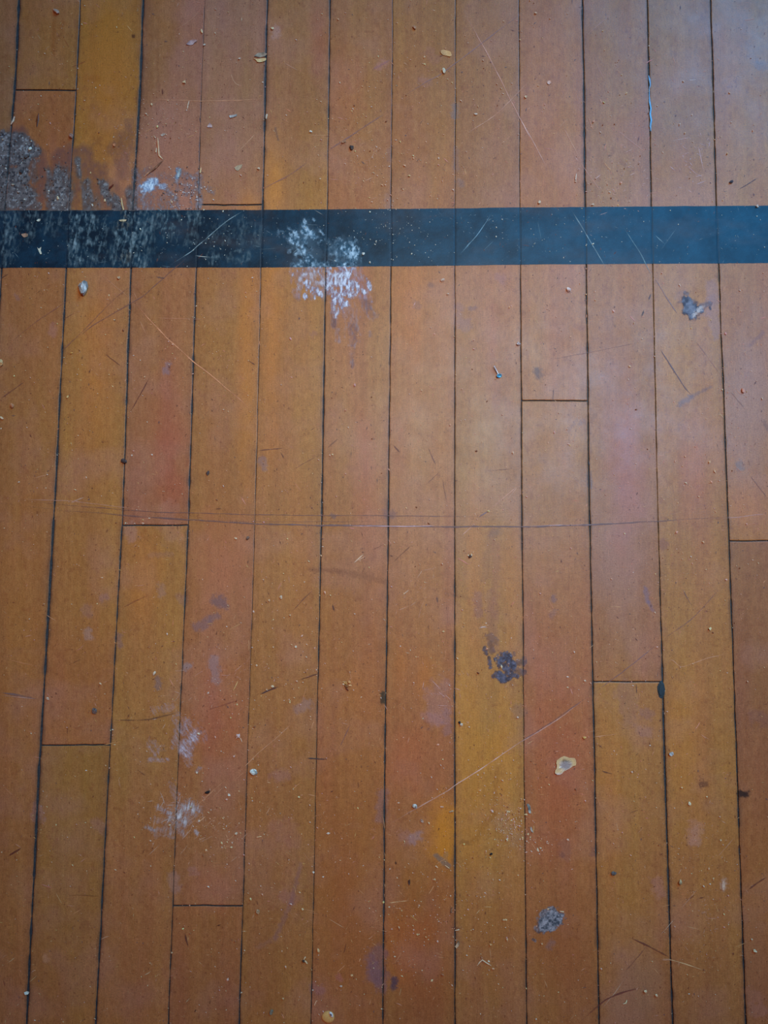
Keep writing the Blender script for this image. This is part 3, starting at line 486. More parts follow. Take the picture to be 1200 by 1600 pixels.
 ([(265, 415), (300, 392), (330, 365), (362, 340), (385, 327)], 1.1, (110, 140, 155), .8), ([(305, 400), (328, 402)], 1.1, (150, 170, 175), .8), ([(715, 402), (745, 368), (772, 328)], 1.1, (95, 135, 160), .8), ([(755, 392), (772, 376)], 1, (85, 125, 145), .5), ([(395, 325), (345, 295), (330, 280)], .8, (160, 120, 100), .3), ([(490, 328), (505, 336)], 1.0, (120, 130, 135), .6), ([(400, 390), (435, 388)], .9, (70, 95, 110), .5), ([(840, 345), (845, 375)], 1.0, (80, 115, 135), .5),
 ([(270, 50), (300, 30), (318, 10)], 1.0, (190, 140, 115), .5), ([(360, 112), (363, 125), (370, 135), (378, 135)], 1.0, (205, 165, 140), .7), ([(373, 237), (400, 208)], .9, (205, 160, 130), .6), ([(476, 211), (515, 212)], .9, (205, 160, 120), .6), ([(378, 26), (378, 34)], 1.4, (215, 190, 170), .7), ([(275, 12), (280, 2)], 2, (200, 170, 160), .6), ([(110, 105), (135, 95)], 1.4, (120, 72, 36), .5), ([(100, 60), (108, 75)], 1.2, (120, 72, 36), .4),
 ([(1046, 0), (1060, 30)], .9, (150, 130, 140), .3), ([(910, 62), (960, 15)], .9, (170, 145, 150), .35), ([(930, 95), (945, 125)], .9, (170, 135, 130), .3), ([(960, 200), (1012, 240)], 1.2, (180, 150, 145), .3), ([(1075, 125), (1090, 125)], .9, (200, 185, 190), .5), ([(1050, 220), (1080, 215)], .9, (195, 175, 180), .5), ([(1100, 273), (1085, 277)], .9, (195, 175, 180), .4),
]
for i, (p, wd, c, a) in enumerate(SCR):
    if a < .01: continue
    ribbon(p, wd, c, min(1, a * 1.05), 0.00019 + (i % 7) * 2e-6, 0.7, i + 3)
# the fine random wear between them
def inframe_rand(n): return rng.uniform(-10, 1210, n), rng.uniform(-10, 1610, n)
RX, RY = inframe_rand(8500); dens = 0.5 + 0.9 * fbm(RX, RY, 90, 90, 3, 61) + 0.25 * (RY / 1600)
for x, y, dd in zip(RX, RY, dens):
    onl = 322 < y < 418
    r = rng.rand()
    if r > dd * 0.7: continue
    an = rng.uniform(0, math.pi); L = rng.exponential(3.2) + 1.6
    cx, sx_ = math.cos(an) * L / 2, math.sin(an) * L / 2; b = rng.uniform(-1, 1)
    col = (rng.randint(175, 215), rng.randint(130, 160), rng.randint(95, 130)) if not onl else (95, 120, 135)
    ribbon([(x - cx, y - sx_), (x + b, y + b), (x + cx, y + sx_)], rng.uniform(.6, 1.15), col, rng.uniform(.3, .9), 0.00021, 0.2, int(x), 0.1)
RX, RY = inframe_rand(3800); dens = 0.55 + 0.8 * fbm(RX, RY, 70, 70, 3, 62)
for x, y, dd in zip(RX, RY, dens):
    if rng.rand() > dd: continue
    an = rng.uniform(0, math.pi) if rng.rand() < .5 else rng.normal(math.pi / 2, .2); L = rng.exponential(2.0) + 1.4
    cx, sx_ = math.cos(an) * L / 2, math.sin(an) * L / 2
    ribbon([(x - cx, y - sx_), (x, y), (x + cx, y + sx_)], rng.uniform(.9, 2.2), (88, 50, 34) if rng.rand() < .7 else (80, 68, 72), rng.uniform(.25, .8), 0.0002, 0.2, int(x), 0.1)
# fine scuffs that run together in a few worn places
for (cx0, cy0, rx, ry, n, an0, da, col, lo) in [
    (690, 1085, 40, 40, 60, 0.5, 1.2, (200, 165, 165), 5), (655, 920, 50, 35, 45, -0.7, .5, (205, 165, 145), 5), (300, 1290, 70, 35, 90, -0.8, .7, (205, 165, 145), 6), (275, 1262, 38, 18, 55, -.6, 1.2, (205, 195, 195), 6),
    (960, 270, 50, 60, 110, 0.6, 1.5, (195, 170, 170), 3), (1085, 250, 28, 38, 60, .2, 1.2, (195, 175, 190), 5), (250, 185, 50, 50, 60, 0, 2, (205, 165, 145), 2.5), (195, 240, 22, 45, 60, 0, 2, (190, 165, 160), 2.5), (580, 240, 30, 60, 50, 0, 2, (205, 170, 145), 3),
    (780, 1290, 40, 70, 80, 0, 2, (215, 180, 140), 2.5), (1080, 1310, 40, 60, 60, 0, 2, (200, 165, 150), 3), (1110, 1450, 40, 90, 90, 0, 2, (200, 160, 145), 3), (480, 1350, 90, 90, 90, 0, 2, (205, 150, 110), 4), (640, 1420, 90, 120, 150, 0, 2, (205, 150, 110), 4), (520, 1000, 60, 90, 60, 0, 2, (205, 150, 115), 4), (990, 1420, 60, 90, 80, 0, 2, (200, 150, 110), 3.5), (870, 1520, 60, 60, 60, 0, 2, (205, 150, 115), 3.5), (350, 1050, 60, 70, 60, -.6, .8, (200, 150, 135), 3.5), (275, 1100, 30, 60, 40, -.6, 1, (205, 175, 165), 4)]:
    for k in range(n):
        x, y = rng.normal(cx0, rx * .55), rng.normal(cy0, ry * .55); an = rng.normal(an0, da * .6); L = rng.exponential(lo) + 1.5
        ribbon([(x - math.cos(an) * L / 2, y - math.sin(an) * L / 2), (x + .5, y), (x + math.cos(an) * L / 2, y + math.sin(an) * L / 2)], rng.uniform(.5, 1.0), col, rng.uniform(.3, .8), 0.00021, 0.2, k, 0.1)

floor = make_mesh('floor', np.concatenate(Vs), np.concatenate(Fs), np.concatenate(Cs), [M_WOOD, M_DIRT, M_MARK], np.concatenate(Ms))
floor['kind'] = 'structure'

# ------------------------------------------------------------------ the black line painted across the boards
LX = np.array([-330, 0, 400, 620, 830, 1200, 1560.]); LT = np.array([330, 328.6, 328, 326.4, 324, 321, 318.]); LB = np.array([421, 418.6, 418, 416.2, 413.4, 411, 408.])
xs = np.r_[np.arange(-330, -4, 8), np.arange(-4, 1206, 1.8), np.arange(1208, 1560, 8)]
top = np.interp(xs, LX, LT) + fbm(xs, xs * 0, 25, 25, 3, 8) * 0.35; bot = np.interp(xs, LX, LB) + fbm(xs, xs * 0 + 9, 25, 25, 3, 9) * 0.35
v = np.r_[0, 0, np.linspace(0.012, 0.988, 52), 1, 1]
X = np.repeat(xs[:, None], len(v), 1); Y = top[:, None] + (bot - top)[:, None] * v[None]
Z = np.full_like(X, 0.0001); Z[:, 0] = Z[:, -1] = -0.00002
for i in range(NSEAM):
    d = np.abs(X - np.interp(Y, YK, sx[i])); Z[:, 1:-1] -= (0.00016 * np.exp(-(d / 1.3) ** 2))[:, 1:-1]
n1 = fbm(X, Y, 26, 26, 5, 55); n2 = fbm(X, Y, 5, 5, 3, 56)
base = mix(np.broadcast_to(alb((8, 32, 48)), X.shape + (3,)), alb((20, 62, 86)), np.clip(0.25 + 0.42 * n1 + 0.18 * n2 + 0.25 * sstep(420, 700, X), 0, 1))  # lighter towards the right: window reflection painted into the line colour
base = mix(base, alb((88, 78, 70)), 0.22 * np.clip(fbm(X, Y, 60, 25, 4, 58) - 0.15, 0, 1))
for i in range(NSEAM):
    d = np.abs(X - np.interp(Y, YK, sx[i])); base = mix(base, alb((12, 26, 40)), 0.6 * np.exp(-(d / 1.6) ** 2))
line = make_mesh('painted_line', P(X, Y, Z).reshape(-1, 3), grid_faces(*X.shape)[:, ::-1], base.reshape(-1, 3), M_PAINT, parent=floor)
line['label'] = 'matt blue-black painted line'

# ------------------------------------------------------------------ dried films lying on the floor
def film(name, label, bbox, fn, mat, res=1.0, z=0.00022, height=0.0002):
    x0, y0, x1, y1 = bbox
    X, Y = np.meshgrid(np.arange(x0, x1, res), np.arange(y0, y1, res))
    A, C = fn(X, Y)
    for i in range(NSEAM):      # nothing bridges an open seam
        wd = np.interp(Y, YK, sw[i]); d = np.abs(X - np.interp(Y, YK, sx[i])); online = (Y > np.interp(X, LX, LT)) & (Y < np.interp(X, LX, LB))
        A = np.where((d < wd * 0.5) & (~online), A * 0.35, A)
    A = np.clip(A, 0, 1)
    G = grid_faces(*X.shape); a = A.ravel()
    keep = a[G].max(1) > 0.07
    G = G[keep]; used = np.unique(G); remap = -np.ones(X.size, int); remap[used] = np.arange(len(used))
    V = P(X.ravel()[used], Y.ravel()[used], z + height * a[used] * (0.4 + 0.6 * (0.5 + 0.5 * fbm(X.ravel()[used], Y.ravel()[used], 4, 4, 3, 2))))
    cc = np.concatenate([C.reshape(-1, 3)[used], a[used][:, None]], 1)
    o = make_mesh(name, V, remap[G][:, ::-1], cc, mat, parent=floor, smooth=True)
    o['label'] = label
    return o
def two(c0, c1, t): return mix(np.broadcast_to(alb(c0), t.shape + (3,)), alb(c1), np.clip(t, 0, 1))

def f_grime(x, y):
    heavy = [(-5, 222, 30, 225, 17, .95), (-5, 245, 38, 242, 22, .95), (-5, 280, 30, 275, 20, .95), (-5, 310, 28, 305, 26, .9), (20, 228, 48, 238, 12, .8), (-5, 320, 60, 322, 6, .7)]
    mid = [(92, 275, 95, 328, 17, .72), (80, 295, 82, 328, 10, .55), (100, 268, 104, 290, 10, .6), (133, 285, 135, 325, 8, .6), (160, 285, 166, 300, 7, .7), (166, 300, 182, 326, 8, .7), (122, 250, 124, 275, 5, .6), (138, 300, 140, 325, 7, .55), (52, 255, 56, 280, 8, .45), (47, 305, 58, 326, 6, .5), (180, 310, 186, 328, 6, .7), (205, 300, 207, 328, 8, .55), (110, 300, 108, 328, 5, .5), (150, 310, 152, 327, 8, .35)]
    veil = [(60, 250, 64, 310, 14, .42), (90, 250, 130, 235, 14, .42), (85, 280, 120, 260, 24, .42), (130, 262, 150, 270, 14, .42), (130, 290, 165, 310, 24, .4), (193, 215, 192, 270, 12, .26), (202, 190, 202, 230, 8, .24), (175, 232, 190, 225, 9, .28), (60, 300, 130, 318, 14, .3), (20, 205, 34, 207, 8, .4), (170, 325, 214, 325, 6, .35)]
    a1 = strokes(x, y, heavy, .4, 13, 3, .32); a2 = np.clip(1.25 * strokes(x, y, mid, .5, 7, 4, .6, 20), 0, .9); a3 = strokes(x, y, veil, .5, 12, 5, .6, 22)
    t = fbm(x, y, 5, 6, 4, 6)
    A = np.maximum(a1 * (0.92 + .15 * t), np.maximum(a2 * (0.95 + .3 * t), a3 * (0.9 + .3 * t)))
    c = two((74, 78, 80), (112, 112, 110), .45 + .6 * t)
    c = mix(c, alb((118, 84, 78)), np.clip((a3 + .05 - np.maximum(a1, a2)) * 3, 0, 1) * .9)
    c = mix(c, alb((34, 34, 38)), sstep(.42, .6, fbm(x, y, 3.4, 3.4, 3, 66)) * np.maximum(a1, a2) * .9)
    c = mix(c, alb((150, 165, 170)), sstep(.45, .62, fbm(x, y, 2.6, 3.0, 3, 67) + .12 * sstep(300, 325, y) * sstep(40, 20, x)) * np.maximum(a1, a2) * .8)
    A = A * (y < np.interp(x, LX, LT) + 1)
    return A, c
film('dirt_patch', 'grey crusted dirt above the painted line', (-8, 185, 216, 330), f_grime, M_GRIME, 0.9)

def f_linedust(x, y):
    S = [(10, 340, 12, 375, 15, .4), (25, 350, 20, 385, 10, .35), (5, 390, 12, 410, 12, .3), (50, 335, 46, 370, 8, .28), (75, 335, 72, 360, 8, .3), (96, 336, 80, 365, 5, .3), (118, 345, 122, 400, 15, .6), (140, 340, 140, 375, 12, .6), (112, 395, 118, 412, 6, .6), (135, 385, 150, 405, 10, .4), (160, 340, 160, 410, 7, .45), (185, 355, 188, 405, 11, .6), (195, 335, 200, 410, 9, .55), (212, 335, 215, 410, 11, .55), (230, 330, 232, 372, 9, .5), (262, 330, 262, 352, 17, .55), (225, 375, 240, 400, 10, .3), (285, 330, 300, 345, 8, .35), (305, 332, 312, 345, 6, .4), (330, 402, 334, 405, 9, .45), (365, 402, 385, 400, 9, .35), (260, 365, 300, 372, 10, .2), (345, 360, 400, 365, 22, .16), (180, 405, 200, 412, 7, .5)]
    a = strokes(x, y, S, .55, 9, 13, .75, 26)
    t = fbm(x, y, 3.2, 7, 4, 14); sw_ = np.abs(fbm(x + 4 * fbm(x, y, 9, 9, 2, 19), y, 7, 11, 3, 15))
    vs = fbm(x + .25 * (y - 370), y, 2.6, 34, 4, 17)
    A = a * (0.42 + .6 * t + .45 * (1 - 3.2 * sw_) + .55 * vs)
    c = two((48, 88, 106), (120, 152, 162), .38 + .6 * t + .3 * vs)
    c = mix(c, alb((112, 104, 74)), sstep(.1, .6, fbm(x, y, 10, 16, 4, 12)) * sstep(18, 5, np.abs(x - 193)) * .6)
    return A * (y > np.interp(x, LX, LT) - 1) * (y < np.interp(x, LX, LB) + .5), c
film('dust_smear', 'pale streaky dust trodden over the painted line', (-8, 327, 420, 420), f_linedust, M_PLASTER, 0.8)

def f_plaster(x, y):
    S = [(238, 288, 228, 292, 8, 1.0), (219, 290, 226, 294, 3.5, .95), (243, 284, 246, 288, 5, .85), (246, 288, 256, 292, 4, .7)]
    G = [(222, 300, 224, 328, 9, .55), (234, 298, 235, 328, 6, .5), (216, 275, 232, 268, 6, .4), (256, 290, 262, 302, 4, .6), (262, 302, 272, 308, 4, .7), (250, 308, 254, 328, 6, .42), (265, 312, 268, 328, 9, .45), (276, 305, 277, 328, 3, .5), (278, 265, 277, 280, 4, .7), (285, 272, 308, 278, 7, .5), (308, 282, 311, 328, 5, .55), (286, 285, 300, 298, 7, .4), (288, 303, 292, 303, 3, .6), (298, 300, 298, 328, 2, .4), (316, 290, 332, 300, 6, .3), (212, 270, 214, 325, 6, .5), (250, 276, 275, 282, 7, .28), (325, 296, 330, 300, 3, .5), (278, 283, 279, 300, 3, .45)]
    a = strokes(x, y, S, .6, 7, 23, .6); g = strokes(x, y, G, .7, 6, 24, .65, 14)
    t = fbm(x, y, 2.6, 3.8, 5, 26, .62)
    A = np.maximum(a * (.85 + .4 * t), g * (0.66 + .95 * t))
    c = two((92, 92, 98), (150, 155, 164), .35 + .8 * t)
    c = mix(c, alb((136, 178, 216)), np.clip(a * 1.2, 0, 1)); c = mix(c, alb((206, 228, 246)), np.clip(a * 1.2, 0, 1) * np.clip(.35 + 1.4 * t, 0, 1))
    c = mix(c, alb((110, 160, 195)), strokes(x, y, [(279, 265, 277, 276, 3.2, .9)], .3, 4, 2))
    return A * (y < np.interp(x, LX, LT) + .5), c
film('plaster_smear', 'blue-white plaster smear with grey dirt beside the left seam', (205, 255, 340, 330), f_plaster, M_PLASTER, 0.7)

def f_splat_top(x, y):
    S = [(452, 357, 457, 361, 3, .8), (458, 368, 464, 378, 7, .8), (475, 346, 478, 366, 5, .8), (478, 362, 493, 372, 4, .95), (460, 362, 456, 372, 4, .7), (477, 372, 475, 396, 6, .7), (470, 398, 470, 415, 8, .7), (484, 386, 486, 390, 3, .9), (480, 402, 488, 416, 8, .8), (489, 343, 491, 344, 1.8, .9), (503, 361, 505, 364, 3.5, .75), (500, 378, 502, 380, 4, .6), (463, 416, 458, 414, 4, .6), (436, 364, 440, 364, 5, .35), (456, 388, 452, 392, 3, .4), (545, 385, 548, 403, 10, .82), (538, 392, 552, 398, 10, .8), (530, 378, 552, 377, 6, .5), (535, 395, 528, 408, 8, .5), (532, 413, 536, 417, 6, 1), (553, 410, 553, 414, 4, .8), (522, 390, 530, 400, 10, .28), (511, 374, 513, 376, 3, .3), (495, 415, 505, 415, 6, .5)]
    a = strokes(x, y, S, .95, 7.5, 33, .55, 9); t = fbm(x, y, 4.5, 5.5, 5, 36, .62); h = fbm(x, y, 9, 10, 4, 37)
    A = a * (0.62 + 1.0 * t - .45 * np.clip(h, 0, 1)) + .22 * strokes(x, y, [(475, 370, 482, 412, 20, 1), (535, 392, 540, 408, 20, 1)], .5, 12, 38, .8)
    c = two((62, 108, 136), (158, 196, 218), .28 + 1.1 * t * a)
    return A * (y > np.interp(x, LX, LT)) * (y < np.interp(x, LX, LB) + .3), c
film('paint_splatter', 'pale blue paint splatter on the painted line', (428, 334, 566, 420), f_splat_top, M_PLASTER, 0.6)

def f_splat_low(x, y):
    S = [(480, 441, 480, 448, 6, .95), (482, 448, 492, 455, 5, .9), (494, 452, 497, 458, 4, 1), (492, 455, 491.6, 466, 1.3, .8), (502, 456, 503.5, 470, 1.4, .75), (476, 462, 478, 464, 3.6, 1), (471, 424, 475, 438, 5, .45), (478, 424, 500, 420, 7, .5), (498, 420, 503, 430, 4, .6), (459, 424, 457, 430, 2.2, .6), (468, 440, 466, 452, 4, .4), (488, 430, 492, 445, 8, .4), (503, 436, 504, 448, 4, .5),
         (512, 422, 516, 455, 5, .75), (512, 440, 514, 458, 4, .8), (520, 440, 528, 428, 6, .6), (532, 416, 540, 428, 5, .9), (540, 440, 545, 447, 9, .95), (530, 446, 520, 440, 5, .75), (534, 456, 530, 462, 7, 1), (522, 462, 523, 472, 6, 1), (530, 468, 536, 474, 6, .95), (544, 452, 548, 460, 5, .8), (527, 440, 534, 434, 6, .6), (519, 475, 524, 492, 4, .7), (528, 476, 528, 490, 1.6, .5), (535, 478, 537, 488, 1.8, .45), (556, 444, 560, 454, 3.6, .9), (566, 452, 568, 456, 3, .8), (574, 436, 577, 446, 3, .95), (577, 448, 578.5, 453, 1.8, .9), (549, 421, 551, 420, 2.6, 1), (549, 424, 546, 433, 1.4, .8), (552, 430, 572, 432, 3, .28), (553, 455, 552, 461, 3, .7), (580, 470, 581, 471, 2, .6)]
    G = [(470, 430, 498, 448, 14, .34), (462, 455, 466, 464, 6, .3), (565, 462, 575, 475, 7, .42), (572, 475, 582, 492, 6, .4), (522, 490, 523, 508, 4.5, .5), (551, 510, 554, 525, 8, .42), (553, 525, 551, 540, 4, .4), (551, 545, 552, 572, 3.6, .4), (527, 515, 528, 532, 4, .3), (578, 520, 579, 524, 3, .3), (540, 480, 552, 500, 12, .15), (545, 430, 565, 450, 14, .3)]
    a = strokes(x, y, S, .85, 4.5, 43, .4, 9); g = strokes(x, y, G, .7, 4, 44, .75, 18)
    t = fbm(x, y, 3.0, 6.5, 5, 46, .62)
    A = np.maximum(a * (0.74 + .8 * t), g * (0.7 + .8 * t))
    c = two((138, 140, 168), (206, 216, 236), .42 + 1.0 * t)
    c = mix(c, alb((112, 94, 100)), np.clip(g * 2.2 - a * 3, 0, 1) * sstep(460, 470, y)); c = mix(c, alb((168, 148, 172)), np.clip(g * 2.2 - a * 3, 0, 1) * sstep(470, 460, y))
    return A * (y > np.interp(x, LX, LB) - 1), c
film('paint_splatter', 'white paint splatter dripping down the boards below the line', (450, 412, 592, 580), f_splat_low, M_PLASTER, 0.6)

def f_blue(x, y):
    a = strokes(x, y, [(1073, 468, 1074, 485, 7, .85), (1080, 478, 1084, 492, 8, .85), (1088, 485, 1094, 484, 6, .8), (1074, 460, 1070, 458, 3, .4), (1098, 478, 1108, 474, 4, .4), (1109, 480, 1110, 483, 1.4, .7), (1070, 470, 1060, 472, 2, .2)], .55, 6, 53, .35)
    t = fbm(x, y, 5, 5, 4, 56)
    c = two((58, 66, 84), (112, 128, 150), .4 + .8 * t); c = mix(c, alb((186, 192, 196)), strokes(x, y, [(1084, 494, 1096, 482, 3, .8), (1096, 482, 1100, 478, 2, .7)], 1.0, 3, 5))
    return a, c
film('paint_stain', 'slate-blue paint stain with a pale lower rim', (1050, 448, 1118, 504), f_blue, M_GRIME, 0.6)

def f_dark(x, y):
    a = strokes(x, y, [(782, 1031, 795, 1027, 8, .85), (795, 1030, 801, 1040, 8, .85), (788, 1040, 796, 1052, 7, .75), (780, 1056, 790, 1062, 6, .85), (800, 1054, 808, 1057, 3.4, .7), (808, 1035, 818, 1034, 6, .4), (805, 1048, 816, 1050, 6, .35), (757, 1012, 760, 1022, 3, .6), (764, 1028, 766, 1042, 3.4, .6), (775, 1050, 771, 1057, 2.4, .6), (766, 1005, 768, 1018, 5, .28), (765, 995, 772, 1002, 7, .2), (803, 1019, 804, 1024, 2, .3)], .6, 5, 63, .3)
    t = fbm(x, y, 4, 4, 4, 64)
    return a * (.95 + .2 * t), two((36, 42, 62), (96, 102, 124), .42 + .75 * t)
film('tar_stain', 'dark blue-grey stain by the right-hand seam', (748, 988, 824, 1074), f_dark, M_GRIME, 0.5)

def f_oval(x, y):
    a = strokes(x, y, [(854, 1443, 867, 1436, 14.5, .92), (838, 1450, 842, 1455, 4, .5), (862, 1424, 850, 1428, 7, .7), (833, 1468, 836, 1470, 2.5, .5)], .32, 6, 73, .2)
    t = fbm(x, y, 2.4, 2.4, 3, 74); g = fbm(x, y, 9, 9, 3, 75)
    return a * .93, two((58, 72, 84), (158, 172, 184), .4 + .55 * t + .35 * g)
film('cement_patch', 'speckled grey oval patch', (826, 1410, 888, 1476), f_oval, M_GRIME, 0.5)

def f_haze(x, y):
    a = strokes(x, y, [(286, 1138, 292, 1132, 8, .5), (290, 1170, 306, 1150, 8, .72), (284, 1172, 292, 1178, 7, .6), (276, 1140, 272, 1165, 5, .35), (302, 1150, 312, 1145, 5, .4), (276, 1118, 275, 1125, 5, .5), (236, 1165, 248, 1172, 7, .42), (235, 1187, 262, 1187, 3, .35), (240, 1110, 265, 1104, 7, .22), (293, 1185, 296, 1190, 6, .25), (312, 1200, 308, 1206, 2.6, .6), (270, 1225, 274, 1245, 6, .22), (310, 1135, 318, 1155, 8, .15)], .75, 9, 83, .95)
    f = fbm(x - y * .6, y * .8 + x * .6, 2.4, 9, 5, 84, .65); q = fbm(x, y, 2.2, 2.2, 3, 85)
    return a * (0.55 + .65 * f + .4 * q), two((158, 150, 158), (196, 206, 226), .5 + .6 * f)
film('plaster_smear', 'faint powdery white smear across a seam', (228, 1098, 325, 1252), f_haze, M_PLASTER, 0.7)

def f_scuff(x, y):
    a = strokes(x, y, [(282, 1266, 300, 1258, 7, .75), (278, 1276, 290, 1284, 6, .75), (298, 1266, 310, 1264, 6, .65), (268, 1278, 276, 1290, 6, .4), (262, 1270, 280, 1272, 2.4, .7), (264, 1276, 282, 1280, 2, .6), (228, 1292, 240, 1297, 2.4, .6), (248, 1262, 256, 1266, 4, .4), (248, 1300, 262, 1300, 8, .2), (306, 1298, 308, 1302, 3, .6), (282, 1298, 286, 1304, 4, .35), (240, 1282, 262, 1284, 5, .15), (266, 1295, 266, 1305, 5, .3), (286, 1268, 300, 1262, 13, .35)], .7, 7, 93, .8)
    f = fbm(x * .97 + y * .26, y * .97 - x * .26, 1.9, 10, 4, 94, .6); q = fbm(x * .5 - y * .86, y * .5 + x * .86, 1.9, 12, 4, 95, .6)
    return a * (0.5 + .9 * np.maximum(f, q) + .2 * f), two((150, 148, 152), (205, 210, 218), .5 + .6 * f)
film('plaster_smear', 'scratchy chalk-white scuff across a seam', (222, 1246, 322, 1312), f_scuff, M_PLASTER, 0.6)

# ------------------------------------------------------------------ small things lying on the floor
def finish(o, label, cat, group=None):
    o['label'] = label; o['category'] = cat
    if group: o['group'] = group
    return o
def toworld(Vp):
    Vp = np.asarray(Vp, float)
    return P(Vp[:, 0], Vp[:, 1], Vp[:, 2] * PXM)
def sphere_mesh(n1=10, n2=7):
    V = [(0, 0, 1)]; Fc = []
    for j in range(1, n2):
        th = math.pi * j / n2
        for i in range(n1):
            ph = 2 * math.pi * i / n1; V.append((math.sin(th) * math.cos(ph), math.sin(th) * math.sin(ph), math.cos(th)))
    V.append((0, 0, -1))
    for i in range(n1): Fc.append((0, 1 + i, 1 + (i + 1) % n1))
    for j in range(n2 - 2):
        for i in range(n1):
            a = 1 + j * n1 + i; b = 1 + j * n1 + (i + 1) % n1; Fc.append((a, a + n1, b + n1, b))
    for i in range(n1): Fc.append((len(V) - 1, 1 + (n2 - 2) * n1 + (i + 1) % n1, 1 + (n2 - 2) * n1 + i))
    return np.array(V), Fc
def lump_shape(x, y, w, h, rot, zh, seed, rough=0.25, n=(11, 8), squash=1.0):
    """irregular pebble-like solid, w x h px across, zh px high, resting on the boards"""
    V, Fc = sphere_mesh(*n); r = np.random.RandomState(seed)
    k = r.normal(0, 1, (6, 3)); ph = r.uniform(0, 6.28, 6)
    d = 1 + rough * sum(np.sin(V @ k[i] * 2.2 + ph[i]) for i in range(6)) / 2.4 + r.uniform(-rough, rough, len(V)) * .35
    V = V * d[:, None]
    a = math.radians(rot); ca, sa = math.cos(a), math.sin(a)
    X = V[:, 0] * w / 2; Y = V[:, 1] * h / 2; Z = np.maximum(V[:, 2], -0.75) * zh / 2
    Z = Z - Z.min() + 0.15
    return np.stack([x + X * ca - Y * sa, y + X * sa + Y * ca, Z], 1), Fc, V
def crumb(name, cat, label, x, y, w, h, rot=0, col=(215, 200, 180), col2=None, zh=None, rough=0.25, group=None, mat=None, parent=None):
    seed = int(x * 7 + y * 13) % 99991
    V, Fc, U = lump_shape(x, y, w, h, rot, zh or min(w, h) * .8, seed, rough)
    col2 = col2 or tuple(c * .72 for c in col)
    t = np.clip(.5 + .9 * fbm(U[:, 0] * 10, U[:, 1] * 10 + U[:, 2] * 7, 6, 6, 2, seed), 0, 1)
    C = mix(np.broadcast_to(alb_at(col, x, y), (len(V), 3)), alb_at(col2, x, y), t)
    o = make_mesh(name, toworld(V), Fc, C, mat or M_BIT, origin=None if parent else P(x, y, 0), parent=parent)
    return finish(o, label, cat, group) if not parent else o
def tube_shape(pts, r, sides=6, flat=1.0):
    pts = np.array(pts, float)          # px, py, z(px)
    d = np.r_[0, np.cumsum(np.linalg.norm(np.diff(pts, axis=0), axis=1))]; n = max(4, len(pts) * 3)
    t = np.sort(np.unique(np.r_[np.linspace(0, d[-1], n), d])); Pn = np.stack([np.interp(t, d, pts[:, k]) for k in range(3)], 1); n = len(t)
    T = np.gradient(Pn, axis=0); T /= np.linalg.norm(T, axis=1)[:, None] + 1e-9
    S_ = np.cross(T, [0, 0, 1.0]); S_ /= np.linalg.norm(S_, axis=1)[:, None] + 1e-9; U = np.cross(S_, T)
    tap = np.clip(np.minimum(t, d[-1] - t) / (0.15 * d[-1] + 1e-9), 0.35, 1) if np.isscalar(r) else 1
    rr = (r * tap) if np.isscalar(r) else np.interp(t, d, r)
    V = []
    for k in range(sides):
        a = 2 * math.pi * k / sides; V.append(Pn + S_ * (math.cos(a) * rr)[:, None] + U * (math.sin(a) * rr * flat)[:, None])
    V = np.stack(V, 1).reshape(-1, 3); Fc = []
    for i in range(n - 1):
        for k in range(sides):
            a = i * sides + k; b = i * sides + (k + 1) % sides; Fc.append((a, b, b + sides, a + sides))
    Fc.append(tuple(range(sides))[::-1]); Fc.append(tuple(range((n - 1) * sides, n * sides)))
    return V, Fc
def straw(name, cat, label, pts, r, col, col2=None, flat=.7, group=None, mat=None, parent=None):
    V, Fc = tube_shape(pts, r, 6, flat); mz = V[:, 2].min()
    if mz < 0.1: V[:, 2] += 0.1 - mz
    col2 = col2 or tuple(c * .75 for c in col)
    t = np.clip(.5 + fbm(V[:, 0], V[:, 1], 4, 4, 2, int(pts[0][0])), 0, 1)
    c = np.mean([p[:2] for p in pts], 0)
    C = mix(np.broadcast_to(alb_at(col, *c), (len(V), 3)), alb_at(col2, *c), t)
    o = make_mesh(name, toworld(V), Fc, C, mat or M_STRAW, origin=None if parent else P(c[0], c[1], 0), parent=parent)
    return finish(o, label, cat, group) if not parent else o
